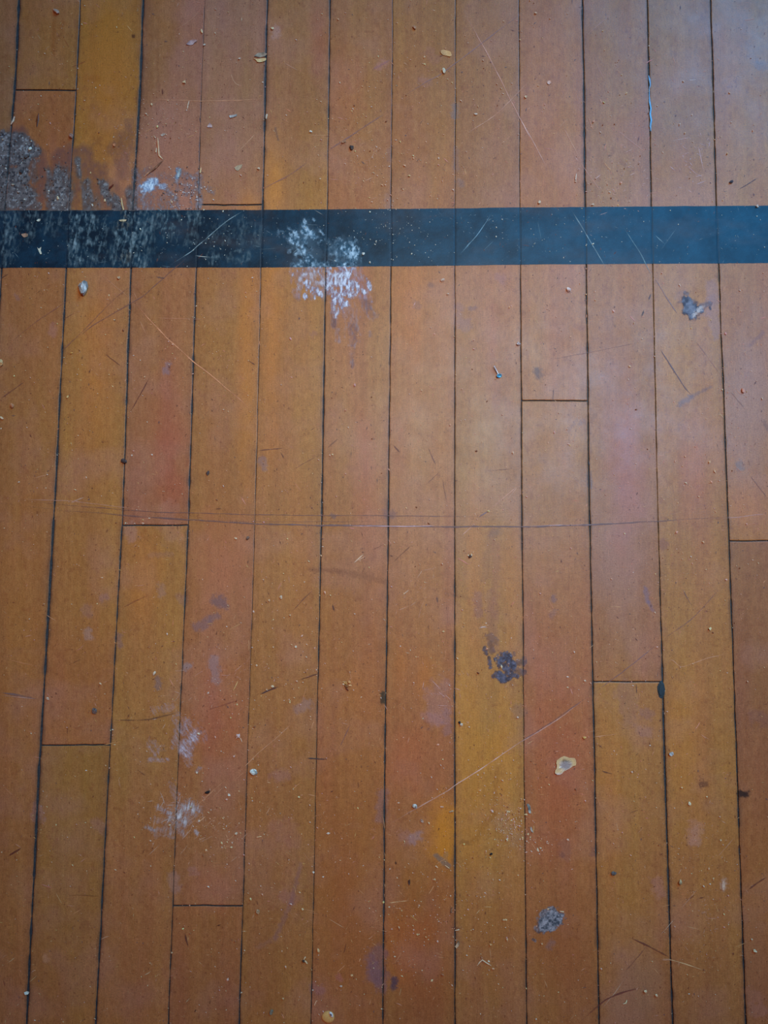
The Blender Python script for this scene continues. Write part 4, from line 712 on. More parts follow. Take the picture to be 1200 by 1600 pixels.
def flake_mesh(outline, z0, tilt, curl, thick, seed, rings=4):
    """thin curved chip from an outline in px; tilt=(dzdx, dzdy), curl lifts the rim"""
    o = np.array(outline, float); k = 24
    d = np.r_[0, np.cumsum(np.hypot(*np.diff(np.vstack([o, o[:1]]), axis=0).T))]; oo = np.vstack([o, o[:1]])
    t = np.linspace(0, d[-1], k + 1)[:-1]; E = np.stack([np.interp(t, d, oo[:, 0]), np.interp(t, d, oo[:, 1])], 1)
    c = E.mean(0); V = []; 
    for side in (1, -1):
        V.append([c[0], c[1], 0])
        for j in range(1, rings + 1):
            f = j / rings
            for e in E: q = c + (e - c) * f; V.append([q[0], q[1], 0])
    V = np.array(V); m = 1 + rings * k; R = np.hypot(V[:, 0] - c[0], V[:, 1] - c[1]); Rm = R.max() + 1e-9
    z = z0 + tilt[0] * (V[:, 0] - c[0]) + tilt[1] * (V[:, 1] - c[1]) + curl * (R / Rm) ** 2 + 0.25 * thick * fbm(V[:, 0], V[:, 1], 4, 4, 3, seed)
    V[:, 2] = z; V[m:, 2] -= thick
    V[:, 2] += 0.12 - V[:, 2].min()
    Fc = []
    for s, off in ((1, 0), (-1, m)):
        for i in range(k):
            f = (off, off + 1 + (i + 1) % k, off + 1 + i); Fc.append(f if s == 1 else f[::-1])
            for j in range(rings - 1):
                a = off + 1 + j * k + i; b = off + 1 + j * k + (i + 1) % k; f = (a, b, b + k, a + k); Fc.append(f if s == 1 else f[::-1])
    r0 = 1 + (rings - 1) * k
    for i in range(k): a = r0 + i; b = r0 + (i + 1) % k; Fc.append((a, b, b + m, a + m))
    return V, Fc, c
def flake(name, cat, label, outline, col, col2=None, tilt=(0, 0), curl=0.0, thick=.8, z0=1.0, group=None, mat=None, parent=None, cfn=None):
    seed = int(outline[0][0] * 3 + outline[0][1])
    V, Fc, c = flake_mesh(outline, z0, tilt, curl, thick, seed)
    col2 = col2 or tuple(q * .75 for q in col)
    t = np.clip(.45 + .8 * fbm(V[:, 0], V[:, 1], 4, 4, 3, seed), 0, 1)
    C = mix(np.broadcast_to(alb_at(col, *c[:2]), (len(V), 3)), alb_at(col2, *c[:2]), t)
    if cfn is not None: C = cfn(V, C)
    o = make_mesh(name, toworld(V), Fc, C, mat or M_BIT, origin=None if parent else P(c[0], c[1], 0), parent=parent)
    return finish(o, label, cat, group) if not parent else o
def empty(name, x, y, label, cat, group=None):
    o = bpy.data.objects.new(name, None); COL.objects.link(o); o.empty_display_size = 0.005
    o.location = tuple(P(x, y, 0)); return finish(o, label, cat, group)
def child(o, root):
    """hang a mesh built in world coordinates under an Empty without moving it"""
    o.parent = root; o.location = tuple(-np.array(root.location)); return o

# blue paint beads in the seam of the fourth board from the right
V, Fc = tube_shape([(1013.4, 118, -1.0), (1014.6, 124, .2), (1016, 133, -.6), (1014.4, 139, -1.4), (1014.6, 150, -1.2), (1015, 160, .3), (1017, 170, .5), (1015.6, 178, .2), (1017.4, 188, .5), (1016, 197, .4), (1017, 206, -1.0)], [.7, 1.5, 1.2, .8, .8, 1.6, 1.4, 1.7, 1.8, 1.7, .6], 8)
o = make_mesh('paint_bead', toworld(V), Fc, alb((96, 160, 205)), M_GLOSS, parent=floor, smooth=True); o['label'] = 'bright blue dried paint bead in the seam'
V, Fc, _ = lump_shape(1033, 1077, 10, 26, -4, 4, 5, .3); V[:, 2] -= 1.4
o = make_mesh('seam_filler', toworld(V), Fc, alb((36, 52, 60)), M_BIT, parent=floor); o['label'] = 'dark teal lump plugging the seam'

GREY, WHITE, TAN, CREAM = (140, 140, 142), (222, 222, 218), (196, 168, 118), (226, 208, 172)
# tack
t = empty('tack', 780, 586, 'small tack with bright blue head lying below the painted line', 'tack')
a = straw('shank', '', '', [(772, 571.5, 5.2), (775, 577, 4.0), (778.6, 584.5, 2.6)], [.8, .95, 1.05], (200, 205, 215), (150, 150, 165), 1.0, mat=M_METAL, parent=floor); child(a, t)
hv = []; hf = []; k = 16
ax = np.array([-6.5, -13, 5.0]); ax /= np.linalg.norm(ax); tz = np.array([.35, .55, 1.0]); tz /= np.linalg.norm(tz)
e1 = np.cross(tz, [0, 1, 0]); e1 /= np.linalg.norm(e1); e2 = np.cross(tz, e1)
for (rad, hh) in ((0.01, -.2), (1.6, -.3), (3.4, .5), (4.3, 1.0), (4.4, .4), (3.2, -.5), (0.01, -1.0)):
    for i in range(k):
        an = 2 * math.pi * i / k; hv.append(np.array([780, 586.6, 2.8]) + tz * hh + e1 * math.cos(an) * rad + e2 * math.sin(an) * rad * .8)
for j in range(6):
    for i in range(k): q = j * k + i; q2 = j * k + (i + 1) % k; hf.append((q, q2, q2 + k, q + k))
hv = np.array(hv); hv[:, 2] += max(0, .15 - hv[:, 2].min())
a = make_mesh('head', toworld(hv), hf, alb((84, 176, 228)), M_METAL, parent=t, smooth=True); child(a, t); a['label'] = 'bright blue round head'

# big pebble
crumb('pebble', 'pebble', 'largest grey pebble, just below the painted line at the left', 130, 449, 13, 21, -8, (160, 176, 190), (70, 74, 78), 11, .35)
crumb('pebble', 'pebble', 'small brown-grey pebble just right of the largest grey pebble', 185.5, 433.5, 5, 4, 0, (200, 178, 150), None, 3.5)
# paint blister and paint drop
def blister_col(V, C):
    d1 = np.hypot((V[:, 0] - 884) / 9, (V[:, 1] - 1195.5) / 7.5)
    C = mix(C, alb((140, 142, 146)), sstep(1.15, .85, d1)); ring = np.exp(-((d1 - 1.05) / .16) ** 2); C = mix(C, alb((196, 190, 176)), ring * .8 * (V[:, 1] > 1190))
    up = np.exp(-(((V[:, 1] - 1188.5 - ((V[:, 0] - 884) / 12) ** 2 * 3)) / 1.4) ** 2) * (np.abs(V[:, 0] - 884) < 9); C = mix(C, alb((92, 84, 58)), up * .8)
    return mix(C, alb((186, 186, 196)), sstep(1207, 1210.5, V[:, 1]) * .8)
flake('paint_flake', 'paint flake', 'large tan and grey flake of dried paint with a round centre', [(870, 1188), (877, 1183), (882, 1181), (889, 1184), (899, 1184.5), (900.5, 1190), (900, 1196), (895, 1197), (890, 1201), (880, 1206), (877, 1210.5), (871, 1211), (867, 1208), (868, 1202), (871, 1199), (869, 1193)], (190, 168, 128), (160, 150, 124), (0, 0), .9, 1.6, 1.2, mat=M_GLOSS, cfn=blister_col)
t = empty('paint_drop', 513, 1588, 'round tan drop of dried paint at the bottom edge', 'paint drop')
V, Fc, _ = lump_shape(512.8, 1589, 20, 20, 0, 7, 3, .07, (20, 12)); V[:, 2] = np.maximum(V[:, 2] - 2.5, .15)
a = make_mesh('drop_body', toworld(V), Fc, alb((214, 168, 104)), M_GLOSS, parent=t, smooth=True); child(a, t)
V, Fc, _ = lump_shape(517.4, 1585.6, 5.5, 10, -28, 3, 4, .1, (14, 8)); V[:, 2] += 3.0
a = make_mesh('chipped_spot', toworld(V), Fc, alb((196, 206, 212)), M_GLOSS, parent=t, smooth=True); child(a, t); a['label'] = 'pale chipped spot'
V, Fc, _ = lump_shape(517, 1585.5, 2.2, 4.6, -25, 2.0, 6, .1); V[:, 2] += 4.9
a = make_mesh('chip_centre', toworld(V), Fc, alb((80, 86, 92)), M_GLOSS, parent=t, smooth=True); child(a, t)

# flakes
flake('leaf_flake', 'flake', 'curled mauve-grey leaf flake near the top, left of the split husk', [(291, 69), (296, 63.5), (303, 61.5), (309, 62.5), (304, 66.5), (301, 70), (296, 70.5)], (150, 140, 150), (110, 96, 104), (.05, -.18), 1.2, .7, 2.4)
flake('wood_chip', 'wood chip', 'dark olive upper chip of the split husk beside a seam', [(397, 87.5), (403, 82.5), (412, 81.5), (417.5, 84), (414, 88), (406, 89.5)], (132, 132, 124), (90, 92, 84), (0, -.25), 1.0, .9, 3.0)
flake('wood_chip', 'wood chip', 'cream lower chip of the split husk beside a seam', [(396, 91), (402, 92.5), (410, 91), (416, 90.5), (415.5, 94.5), (408, 97), (402, 97), (400, 93.5)], (196, 182, 142), (165, 148, 108), (0, .08), .5, .8, .8)
flake('seed_husk', 'husk', 'dry tan husk with a notched end near the top centre', [(688.5, 79), (693, 77.5), (699, 79), (704, 80.5), (705.5, 85), (703.5, 88.5), (698, 87), (692.5, 86), (689, 83)], (190, 160, 112), (140, 112, 72), (.03, -.05), 1.0, .8, 1.0)
flake('wood_chip', 'wood chip', 'small pale chip against the tan husk', [(701.5, 81), (704, 81.5), (706, 86.5), (703.5, 88), (702, 85)], (214, 196, 160), None, (.1, 0), .3, .7, 2.2)
flake('paint_flake', 'paint flake', 'thin blue-grey flake under the long horizontal scratch', [(358, 180.5), (364, 179.5), (370.5, 178), (369.5, 181.5), (363, 183.5), (359, 184)], (150, 158, 164), (110, 116, 122), (0, .12), .5, .8, 1.2)
flake('paint_flake', 'paint flake', 'triangular mauve-grey chip below the long horizontal scratch', [(327.5, 191.5), (331.5, 196), (331.5, 199), (325, 199), (323.5, 198)], (158, 154, 164), (120, 110, 120), (.1, -.22), .4, .8, 1.8)
flake('paint_flake', 'paint flake', 'small grey chip above the bent straw', [(250.5, 211), (254, 208.5), (258.5, 208), (257.5, 211), (253, 213)], (142, 138, 134), (96, 88, 82), (0, -.15), .4, .7, 1.4)
flake('paint_flake', 'paint flake', 'ragged grey-green flake right of the grey dirt', [(366, 262), (371, 258.5), (379, 256.5), (377, 262), (372, 267), (368.5, 266)], (156, 148, 124), (120, 116, 102), (.03, 0), .5, .7, .9)
flake('paint_flake', 'paint flake', 'blue-grey flake standing at the top of the grey dirt', [(277, 272), (279, 265), (283, 262.5), (281.5, 269), (280, 277), (276.5, 277)], (138, 166, 182), (100, 124, 140), (.1, -.1), .3, .8, 1.6)
flake('paint_flake', 'paint flake', 'pale flake with dark shadow high in the top right', [(855, 128), (857, 125.5), (860.5, 126), (861.5, 129.5), (858, 132), (855.5, 131)], (178, 160, 156), (140, 116, 112), (0, -.1), .5, .7, 1.2)
flake('paint_flake', 'paint flake', 'grey mealy flake lying on the painted line near its left end', [(57, 344.5), (60, 342), (63.5, 341.8), (62.5, 345.5), (59, 346)], (176, 186, 182), (130, 140, 138), (0, 0), .4, .7, .8)
flake('paint_flake', 'paint flake', 'brownish flake lying on the black line at its left end', [(33, 366), (38, 364.5), (44, 365), (43.5, 369), (38, 371), (35, 369)], (132, 108, 92), (98, 92, 84), (0, 0), .4, .7, .8)
flake('paint_flake', 'paint flake', 'forked white flake on the painted line near the left edge', [(58, 386), (60.5, 389), (64.5, 385.5), (63.5, 391), (65.5, 396.5), (63, 397.5), (60.5, 392.5)], (205, 208, 200), (150, 156, 150), (.04, 0), .5, .7, 1.0)
flake('leaf_flake', 'flake', 'dark brown leaf-shaped flake low in the middle', [(637.5, 1376), (640.5, 1374), (641, 1379), (639.5, 1384), (637.5, 1380)], (58, 36, 26), None, (.05, 0), .4, .7, .8)
flake('paint_flake', 'paint flake', 'pale oval flake in the lower right', [(1128.5, 1379), (1130.5, 1376), (1133, 1381), (1132.5, 1389), (1129.5, 1391.5), (1128, 1386)], (168, 152, 140), (140, 120, 108), (0, 0), .3, .5, .5)
flake('paint_flake', 'paint flake', 'curled blue-grey paint sliver against the seam, right of centre bottom', [(822.8, 1257), (825.5, 1255.5), (828.5, 1259), (829.5, 1268), (829, 1271.5), (826, 1270), (825, 1262)], (140, 158, 164), (74, 88, 94), (.2, 0), .9, .8, 1.0)
flake('paint_flake', 'paint flake', 'thin curved paint sliver below the blue-grey one at the seam', [(828, 1294), (830, 1291.5), (832, 1296), (833.5, 1301), (830.5, 1300)], (150, 158, 158), (84, 92, 94), (.25, 0), .5, .7, 1.4)
flake('wood_chip', 'wood chip', 'crescent cream chip below the two paint slivers', [(838.8, 1324.5), (841, 1325), (842.5, 1330), (841, 1331), (838.8, 1328)], (216, 200, 176), None, (.1, 0), .4, .8, 1.2)
flake('paint_flake', 'paint flake', 'blue-white chip jammed in the bottom left seam', [(37.5, 1551), (42, 1548.5), (46, 1550), (44, 1553.5), (39, 1554.5)], (172, 184, 186), (120, 130, 134), (.05, .1), .4, 1.0, 1.4)
flake('wood_chip', 'wood chip', 'dark splinter chip with pale edge beside the long middle seam', [(711, 1479), (714.5, 1472.5), (717, 1469.5), (718.5, 1475), (716, 1479), (713, 1482)], (60, 52, 46), (150, 144, 128), (.35, -.1), .6, .9, 2.2)
flake('wood_chip', 'wood chip', 'brown-grey sliver left of the long middle seam near the bottom', [(703.5, 1425), (705, 1418), (707, 1418.5), (706, 1423), (704.5, 1428)], (112, 92, 74), (60, 44, 34), (.25, 0), .3, .8, 1.4)
flake('wood_chip', 'wood chip', 'white chip lying on the painted line in the left dust', [(185.5, 344), (190, 342.8), (198, 343), (196.5, 345.5), (189, 346)], (168, 164, 138), (130, 128, 104), (0, 0), .4, .7, .8)

# straws, fibres and splinters
straw('straw', 'straw', 'pale bent straw standing over the grey dirt', [(246.4, 215, 3.5), (247, 226, 2.2), (248.4, 243, 1.0), (254.5, 249, 1.0)], 1.15, (222, 192, 164), (180, 150, 124))
straw('straw', 'straw', 'dark brown straw slanting from the bent pale straw', [(254.5, 250.5, 1.2), (242, 263, 2.0), (232, 270, 1.6), (225, 276, .9)], 1.2, (92, 66, 50), (160, 128, 104))
straw('straw', 'straw', 'short pale stub beside the bent straw', [(244.6, 231, .8), (243.4, 238.5, 1.4)], 1.1, (206, 190, 168))
straw('fibre', 'fibre', 'short white fibre standing on the long horizontal scratch', [(295.4, 157.5, 1.4), (293.6, 164, 1.0), (292.6, 170, .8)], .75, (220, 212, 200))
straw('splinter', 'splinter', 'cream splinter on the seam right of the grey dirt', [(314, 261.5, .8), (312.6, 270.5, 1.8)], 1.1, (228, 206, 166))
straw('splinter', 'splinter', 'white splinter in the seam above the grimy corner', [(22.5, 182, 1.8), (20.4, 189, 1.4), (17, 194.5, .7)], [.9, 1.5, .8], (206, 200, 192))
straw('splinter', 'splinter', 'tall cream splinter touching the top edge of the painted line', [(189.4, 309, 2.6), (190.6, 319, 1.4), (193, 328, .8)], [.7, 1.2, 1.0], (206, 190, 150))
straw('splinter', 'splinter', 'dark red splinter on the clean orange board by the dirt', [(177.5, 288, 2.6), (172, 293, 1.2), (170, 296, .8)], [.6, 1.4, 1.0], (84, 38, 26))
straw('splinter', 'splinter', 'dark sliver embedded in the second board, above the dirt', [(60, 177, .3), (58.5, 187, .5), (57.5, 199, .2)], [.5, 2.2, .5], (84, 48, 24), None, .3)
straw('splinter', 'splinter', 'pale splinter just above the line, right of centre', [(901, 271, 1.8), (899.8, 276, 1.2), (899.4, 281, .8)], [.6, 1.3, 1.1], (214, 200, 188))
straw('fibre', 'fibre', 'thin straw-coloured fibre slanting beside a seam, lower left', [(371.5, 1064.5, .9), (368, 1072, 1.4), (364, 1079.5, .7)], .65, (214, 178, 124))
straw('fibre', 'fibre', 'pale fibre tail under the spiky lint', [(375.6, 1153, .8), (378, 1159.5, .8)], .6, (226, 206, 190))
straw('straw', 'straw', 'white V-shaped straw near the bottom', [(745.2, 1509.2, .9), (749.5, 1503.5, 1.8), (753.4, 1500, 2.4), (760, 1504.5, 1.8), (767.5, 1509, .9)], .9, (226, 208, 190), (190, 170, 150))
straw('straw', 'straw', 'bracket-shaped cream straw in the lower right', [(979.5, 1562.5, 1.2), (977.8, 1567.5, 1.2), (973, 1569.2, .9)], .95, (228, 214, 186))
straw('splinter', 'splinter', 'white peg-like splinter sticking out of the middle seam', [(711, 1454, .8), (714.5, 1453.4, 1.8), (717.6, 1452.4, 2.2)], [.7, .9, 1.2], (206, 198, 184))
straw('splinter', 'splinter', 'grey sliver leaning on the middle seam by the yellow patch', [(702, 1269, .8), (706, 1267.6, 1.8), (708.6, 1267.4, 1.6)], [.9, 1.5, 1.0], (150, 142, 124))
straw('splinter', 'splinter', 'small white double splinter on the reddish board', [(688, 1260.7, 1), (693, 1261, 1)], [1.1, 1.1], (212, 188, 172))
straw('splinter', 'splinter', 'cream splinter at the upper edge of the speckled oval patch', [(874.5, 1424, 1.2), (881, 1425, 1.4)], [.8, 1.2], (230, 204, 176))
straw('fibre', 'fibre', 'short cream splinter beside a seam left of centre bottom', [(401, 1308.4, .9), (408.6, 1307, 1.0)], [.7, 1.0], (220, 186, 150))
straw('splinter', 'splinter', 'tan curl of wood near the pale round paint drop', [(491, 1571, .9), (493.6, 1565, 1), (495.6, 1563.6, .9)], [.9, 1, .7], (206, 168, 138))
straw('fibre', 'fibre', 'curly tan fibre above the dull purple stain', [(560.6, 1503, .9), (562.5, 1499, 1.2), (563, 1498, .8)], .8, (214, 166, 126))
straw('splinter', 'splinter', 'pale splinter lying along the grey scuff near the yellow patch', [(695, 1352, 1.0), (702.5, 1357.2, .8)], .75, (214, 184, 150))
straw('splinter', 'splinter', 'tiny white splinter beside the yellow patch', [(680.5, 1353, .8), (684, 1356, .9)], [1.1, .9], (226, 206, 176))

# crumbs, pebbles, seeds (name, category, label, x, y, w, h, rot, colour, colour2)
CR = [
 ('paint_crumb', 'crumb', 'small grey crumb at the top of the orange board', 88, 17, 9, 6, 20, (142, 128, 122), (100, 84, 76)),
 ('paint_crumb', 'crumb', 'cream crumb below the curled mauve-grey leaf flake', 288, 128, 5.5, 4.5, 20, CREAM, None),
 ('seed', 'seed', 'slender cream seed above the leaf flake', 315, 48.5, 3, 7.5, -15, CREAM, None),
 ('paint_crumb', 'crumb', 'tiny white crumb just right of the leaf flake', 319, 70, 3, 3, 0, WHITE, None),
 ('paint_crumb', 'crumb', 'pale crumb under a seam between clean board and dirt', 111.5, 212, 5.5, 6.5, 0, (150, 130, 128), (96, 70, 56)),
 ('paint_crumb', 'crumb', 'brightest white crumb in the grimy corner', 46.5, 232, 4.5, 7, -20, (214, 232, 236), (150, 170, 176)),
 ('pebble', 'pebble', 'dark grit lump in the grimy corner below the white crumb', 42, 244, 9, 5, -20, (70, 72, 76), (40, 42, 46)),
 ('pebble', 'pebble', 'black grit lump in the middle of the grey dirt', 33.5, 268, 5.5, 5, 0, (48, 46, 48), None),
 ('paint_crumb', 'crumb', 'pale crumb with dark underside in the crusted dirt near the left edge', 20, 288, 5.5, 4, 0, (170, 168, 162), (60, 60, 60)),
 ('paint_crumb', 'crumb', 'dull grey crumb lowest in the crusted dirt patch', 29, 300, 5, 3.5, 15, (130, 128, 130), (70, 68, 70)),
 ('paint_crumb', 'crumb', 'cream crumb low in the second tongue of dirt', 90, 309, 3.5, 7, -20, (214, 204, 180), None),
 ('paint_crumb', 'crumb', 'cream crumb low in the third tongue of dirt', 163.5, 313.5, 3, 4.5, 0, (230, 214, 184), None),
 ('paint_crumb', 'crumb', 'ringed tan crumb on the orange board near the edge of the pale sheen', 178.5, 226.5, 5, 6, 0, (170, 124, 92), None),
 ('seed', 'seed', 'white grain with a dark side near the tan husk', 693.5, 110.5, 5, 10, -8, (232, 236, 226), (150, 148, 136)),
 ('pebble', 'pebble', 'round dark grit ball in the upper middle', 549.5, 230.5, 6, 6.5, 0, (72, 62, 54), (40, 34, 30)),
 ('wood_crumb', 'crumb', 'tan crumb just above the dark grit ball', 537, 221.5, 7, 3.5, -20, (160, 128, 98), None),
 ('paint_crumb', 'crumb', 'white crumb left of the dark grit ball', 485.3, 205.5, 3.6, 3.4, 0, WHITE, None),
 ('seed', 'seed', 'white oval grain right of the top centre', 743.5, 178, 6, 3, 0, (226, 216, 206), None),
 ('paint_crumb', 'crumb', 'white crumb on the seam below the split husk', 416.3, 181.5, 3.5, 7.5, 10, (214, 210, 198), None),
 ('paint_crumb', 'crumb', 'pale crumb on the seam just above an end joint', 404, 263, 4, 3.5, 0, (200, 188, 168), None),
 ('paint_crumb', 'crumb', 'white crumb near the top of the yellow-brown board', 425.6, 43.8, 4, 4, 0, (226, 210, 180), None),
 ('paint_crumb', 'crumb', 'tan crumb high in the middle board', 648, 43, 6.5, 4, 40, (160, 128, 100), None),
 ('paint_crumb', 'crumb', 'cream crumb near the right of the top centre', 821.6, 150.6, 4, 3, 0, (226, 206, 180), None),
 ('pebble', 'pebble', 'small dark grain on the palest board, upper right', 1142.5, 284, 6, 3.6, -30, (64, 62, 72), None),
 ('paint_crumb', 'crumb', 'white crumb on the top edge of the line at the right', 1183.5, 322, 4.5, 3.6, 0, (226, 226, 226), None),
 ('paint_crumb', 'crumb', 'pale crumb above the line right of centre', 843, 316, 4, 5, 15, (214, 206, 190), None),
 ('paint_crumb', 'crumb', 'white crumb on the top edge of the line by a seam', 926.5, 319.8, 4, 2.6, 0, (220, 210, 196), None),
 ('paint_crumb', 'crumb', 'white crumb lying on the painted line right of the splatter', 567.5, 396.5, 4, 5, 0, (214, 228, 230), None),
 ('paint_crumb', 'crumb', 'white crumb at the lower rim of the line right of the splatter', 578, 410, 3, 3.6, 0, (206, 214, 206), None),
 ('paint_crumb', 'crumb', 'oblong cream crumb just below the line in the middle', 692, 437.5, 7, 4, -18, (232, 214, 200), None),
 ('paint_crumb', 'crumb', 'tiny white grain under the oblong cream crumb', 700, 459, 3.2, 2.6, 0, (232, 214, 200), None),
 ('paint_crumb', 'crumb', 'white angular crumb below the line, right of centre', 888.5, 453, 6.5, 6, 10, (232, 226, 232), (180, 170, 180)),
 ('paint_crumb', 'crumb', 'white angular crumb touching a seam right of the tack', 810, 537, 5.5, 5.5, 10, (214, 214, 220), (140, 130, 136)),
 ('pebble', 'pebble', 'cream pebble cut by the left edge below the line', 1.5, 566.5, 7, 9, 0, (200, 174, 134), None),
 ('paint_crumb', 'crumb', 'white crumb at the left edge below the cream pebble', 2.5, 653.5, 6, 4, 30, (224, 196, 170), None),
 ('paint_crumb', 'crumb', 'tan crumb above the white crumb at the left edge', 18, 633.5, 5.5, 7, 0, (178, 130, 96), None),
 ('seed', 'seed', 'yellow-white seed on the second board, left', 105.3, 620, 3, 5.5, 30, (226, 196, 140), None),
 ('seed', 'seed', 'yellow seed above the other on the second board', 111.5, 551.5, 4.6, 2.6, -20, (210, 160, 84), None),
 ('lint', 'lint', 'dark speck of lint like a fly, left of centre', 325, 739, 4, 8, 15, (74, 66, 66), None),
 ('pebble', 'pebble', 'dark lump of dirt on a seam left of centre', 193.5, 720.5, 8, 6, 0, (66, 60, 62), None),
 ('paint_crumb', 'crumb', 'pale crumb on the pinkish board, right side', 1161, 610, 5, 7, 0, (186, 148, 138), None),
 ('paint_crumb', 'crumb', 'left one of two crumbs under the long double scratch', 368.5, 841.5, 4.6, 3, 15, (232, 206, 176), None),
 ('pebble', 'pebble', 'dark right one of two crumbs under the long double scratch', 387, 841, 4.6, 4.6, 0, (112, 98, 90), None),
 ('seed', 'seed', 'white seed on the yellow board, lower left', 241, 1052, 4, 7.5, 30, (232, 222, 206), None),
 ('paint_crumb', 'crumb', 'tiny white crumb left of the white seed', 157, 1068.5, 3.2, 3.2, 0, (230, 206, 180), None),
 ('pebble', 'pebble', 'dark grit lump with a light top, lower left board', 147.5, 1110.5, 7, 7, 0, (96, 92, 96), (44, 40, 40)),
 ('paint_crumb', 'crumb', 'white crumb beside the thick left seam', 74, 1092, 6, 4.5, 30, (200, 184, 170), None),
 ('paint_crumb', 'crumb', 'white crumb at the tip of the powdery smear', 310, 1146.8, 5, 3.4, 0, (240, 232, 214), None),
 ('paint_crumb', 'crumb', 'tiny white dot below the powdery smear', 307.6, 1207.5, 3, 3, 0, (236, 226, 210), None),
 ('paint_crumb', 'crumb', 'white crumb right of the dark fleck, lower left', 357.6, 1242.6, 4, 4, 0, (240, 236, 230), None),
 ('pebble', 'pebble', 'black fleck above the chalky scuff', 323.5, 1238, 9, 4, -20, (30, 22, 20), None),
 ('paint_crumb', 'crumb', 'pale crumb right of the chalky scuff', 369, 1302.5, 3.6, 4, 20, (196, 186, 170), None),
 ('paint_crumb', 'crumb', 'orange-white crumb below the chalky scuff', 322, 1328.6, 4, 3.4, 0, (230, 196, 160), None),
 ('paint_crumb', 'crumb', 'bright round white crumb on the brown board left of the centre', 439, 933.2, 4.8, 5, 0, (236, 226, 210), None),
 ('paint_crumb', 'crumb', 'upper tiny cream crumb in line below the bright round one', 453.4, 961.6, 3.2, 3.2, 0, (230, 200, 160), None),
 ('paint_crumb', 'crumb', 'lower tiny white crumb in line below the bright round one', 462, 1010.6, 3.2, 3.2, 0, (236, 220, 200), None),
 ('paint_crumb', 'crumb', 'pale crumb beside a dark tick mark', 425.5, 1073, 4.5, 4, 0, (226, 206, 176), None),
 ('paint_crumb', 'crumb', 'white crumb by the middle seam, touching a black grain', 721, 1132.4, 4.6, 4.6, 20, (232, 226, 220), None),
 ('pebble', 'pebble', 'black grain beside the white crumb at the middle seam', 718, 1129.2, 3.6, 4.6, 0, (24, 22, 24), None),
 ('paint_crumb', 'crumb', 'yellowish crumb near a seam, right of centre', 913, 1153, 5.6, 4.6, 0, (222, 186, 116), None),
 ('paint_crumb', 'crumb', 'cream crumb above the upper end of the long diagonal scratch', 914.2, 1064, 3.6, 3.6, 0, (232, 216, 200), None),
 ('paint_crumb', 'crumb', 'cream crumb on the yellowish right board', 1109.4, 982.4, 3.8, 4.8, 10, (236, 222, 180), None),
 ('paint_crumb', 'crumb', 'blue-white block below the teal seam lump', 1050, 1178.5, 6.5, 6.5, -20, (206, 220, 234), (110, 124, 140)),
 ('paint_crumb', 'crumb', 'white oblong crumb below the blue-white block', 1077.6, 1255.6, 4, 5.6, -15, (232, 220, 196), None),
 ('paint_crumb', 'crumb', 'tiny cream dot above the brown spot, right board', 1065.6, 1230.6, 2.8, 2.6, 0, (236, 206, 160), None),
 ('pebble', 'pebble', 'round blue-grey pebble up and right of the speckled oval patch', 959, 1365, 7, 7, 0, (80, 84, 88), (56, 56, 60)),
 ('paint_crumb', 'crumb', 'pale green-grey crumb right of the blue-grey pebble', 1063, 1378.5, 5, 8, 0, (150, 144, 116), None),
 ('paint_crumb', 'crumb', 'white crumb at the right edge near the bottom', 1179.4, 1486.4, 7, 4.6, 20, (228, 224, 206), (170, 164, 146)),
 ('paint_crumb', 'crumb', 'tiny white crumb above the one at the right edge', 1174.6, 1468, 3, 3, 0, (236, 224, 206), None),
 ('paint_crumb', 'crumb', 'left one of two crumbs above the bracket-shaped straw', 1008.6, 1549, 5, 5, 0, (230, 206, 180), None),
 ('paint_crumb', 'crumb', 'right one of two crumbs above the bracket-shaped straw', 1025.6, 1555.4, 4, 4.6, 0, (230, 200, 170), None),
 ('paint_crumb', 'crumb', 'tiny crumb up and left of the pale oval flake, lower right', 1107.4, 1357, 3.6, 3, 0, (236, 206, 176), None),
 ('paint_crumb', 'crumb', 'grey-white knobbly lump beside a seam, lower left', 397.4, 1204.8, 11, 9.5, 0, (184, 202, 208), (110, 128, 134)),
 ('paint_crumb', 'crumb', 'blue-grey block on the diagonal scratch', 648.2, 1259.6, 6.6, 5.8, 0, (196, 206, 210), (96, 104, 116)),
 ('paint_crumb', 'crumb', 'tiny white crumb left of the blue-grey block', 622.6, 1254.6, 3.6, 2, 0, (230, 206, 190), None),
 ('wood_crumb', 'crumb', 'grey chip below the blue-grey block', 659.4, 1282.4, 6.5, 3.6, 35, (166, 154, 146), (110, 98, 92)),
 ('paint_crumb', 'crumb', 'yellow-white crumb on the yellow board edge', 724.8, 1319.4, 3, 3.6, 0, (240, 220, 150), None),
 ('paint_crumb', 'crumb', 'grey-white crumb in the sawdust, right of the middle seam', 793, 1268.6, 4.6, 5.6, 0, (206, 190, 160), None),
 ('paint_crumb', 'crumb', 'brightest crumb in the sawdust below the grey-white one', 792.2, 1312, 3.4, 3.6, 0, (240, 230, 196), None),
 ('pebble', 'pebble', 'round black grain below the yellow patch', 767.4, 1334.4, 3.6, 3.6, 0, (28, 20, 18), None),
 ('paint_crumb', 'crumb', 'cream crumb below the brown leaf-shaped flake', 679, 1374.6, 3.4, 3.4, 0, (236, 216, 180), None),
 ('seed', 'seed', 'oval tan seed beside a seam near the bottom', 497, 1485.4, 4.4, 7.2, -20, (206, 184, 144), (150, 120, 84)),
 ('pebble', 'pebble', 'small grey-green seed-like pebble at the bottom left of centre', 424.4, 1580, 4.6, 8, 20, (90, 92, 84), None),
 ('paint_crumb', 'crumb', 'grey crumb by a seam above the spiky debris', 403, 1424.6, 4.4, 7, -10, (150, 132, 106), None),
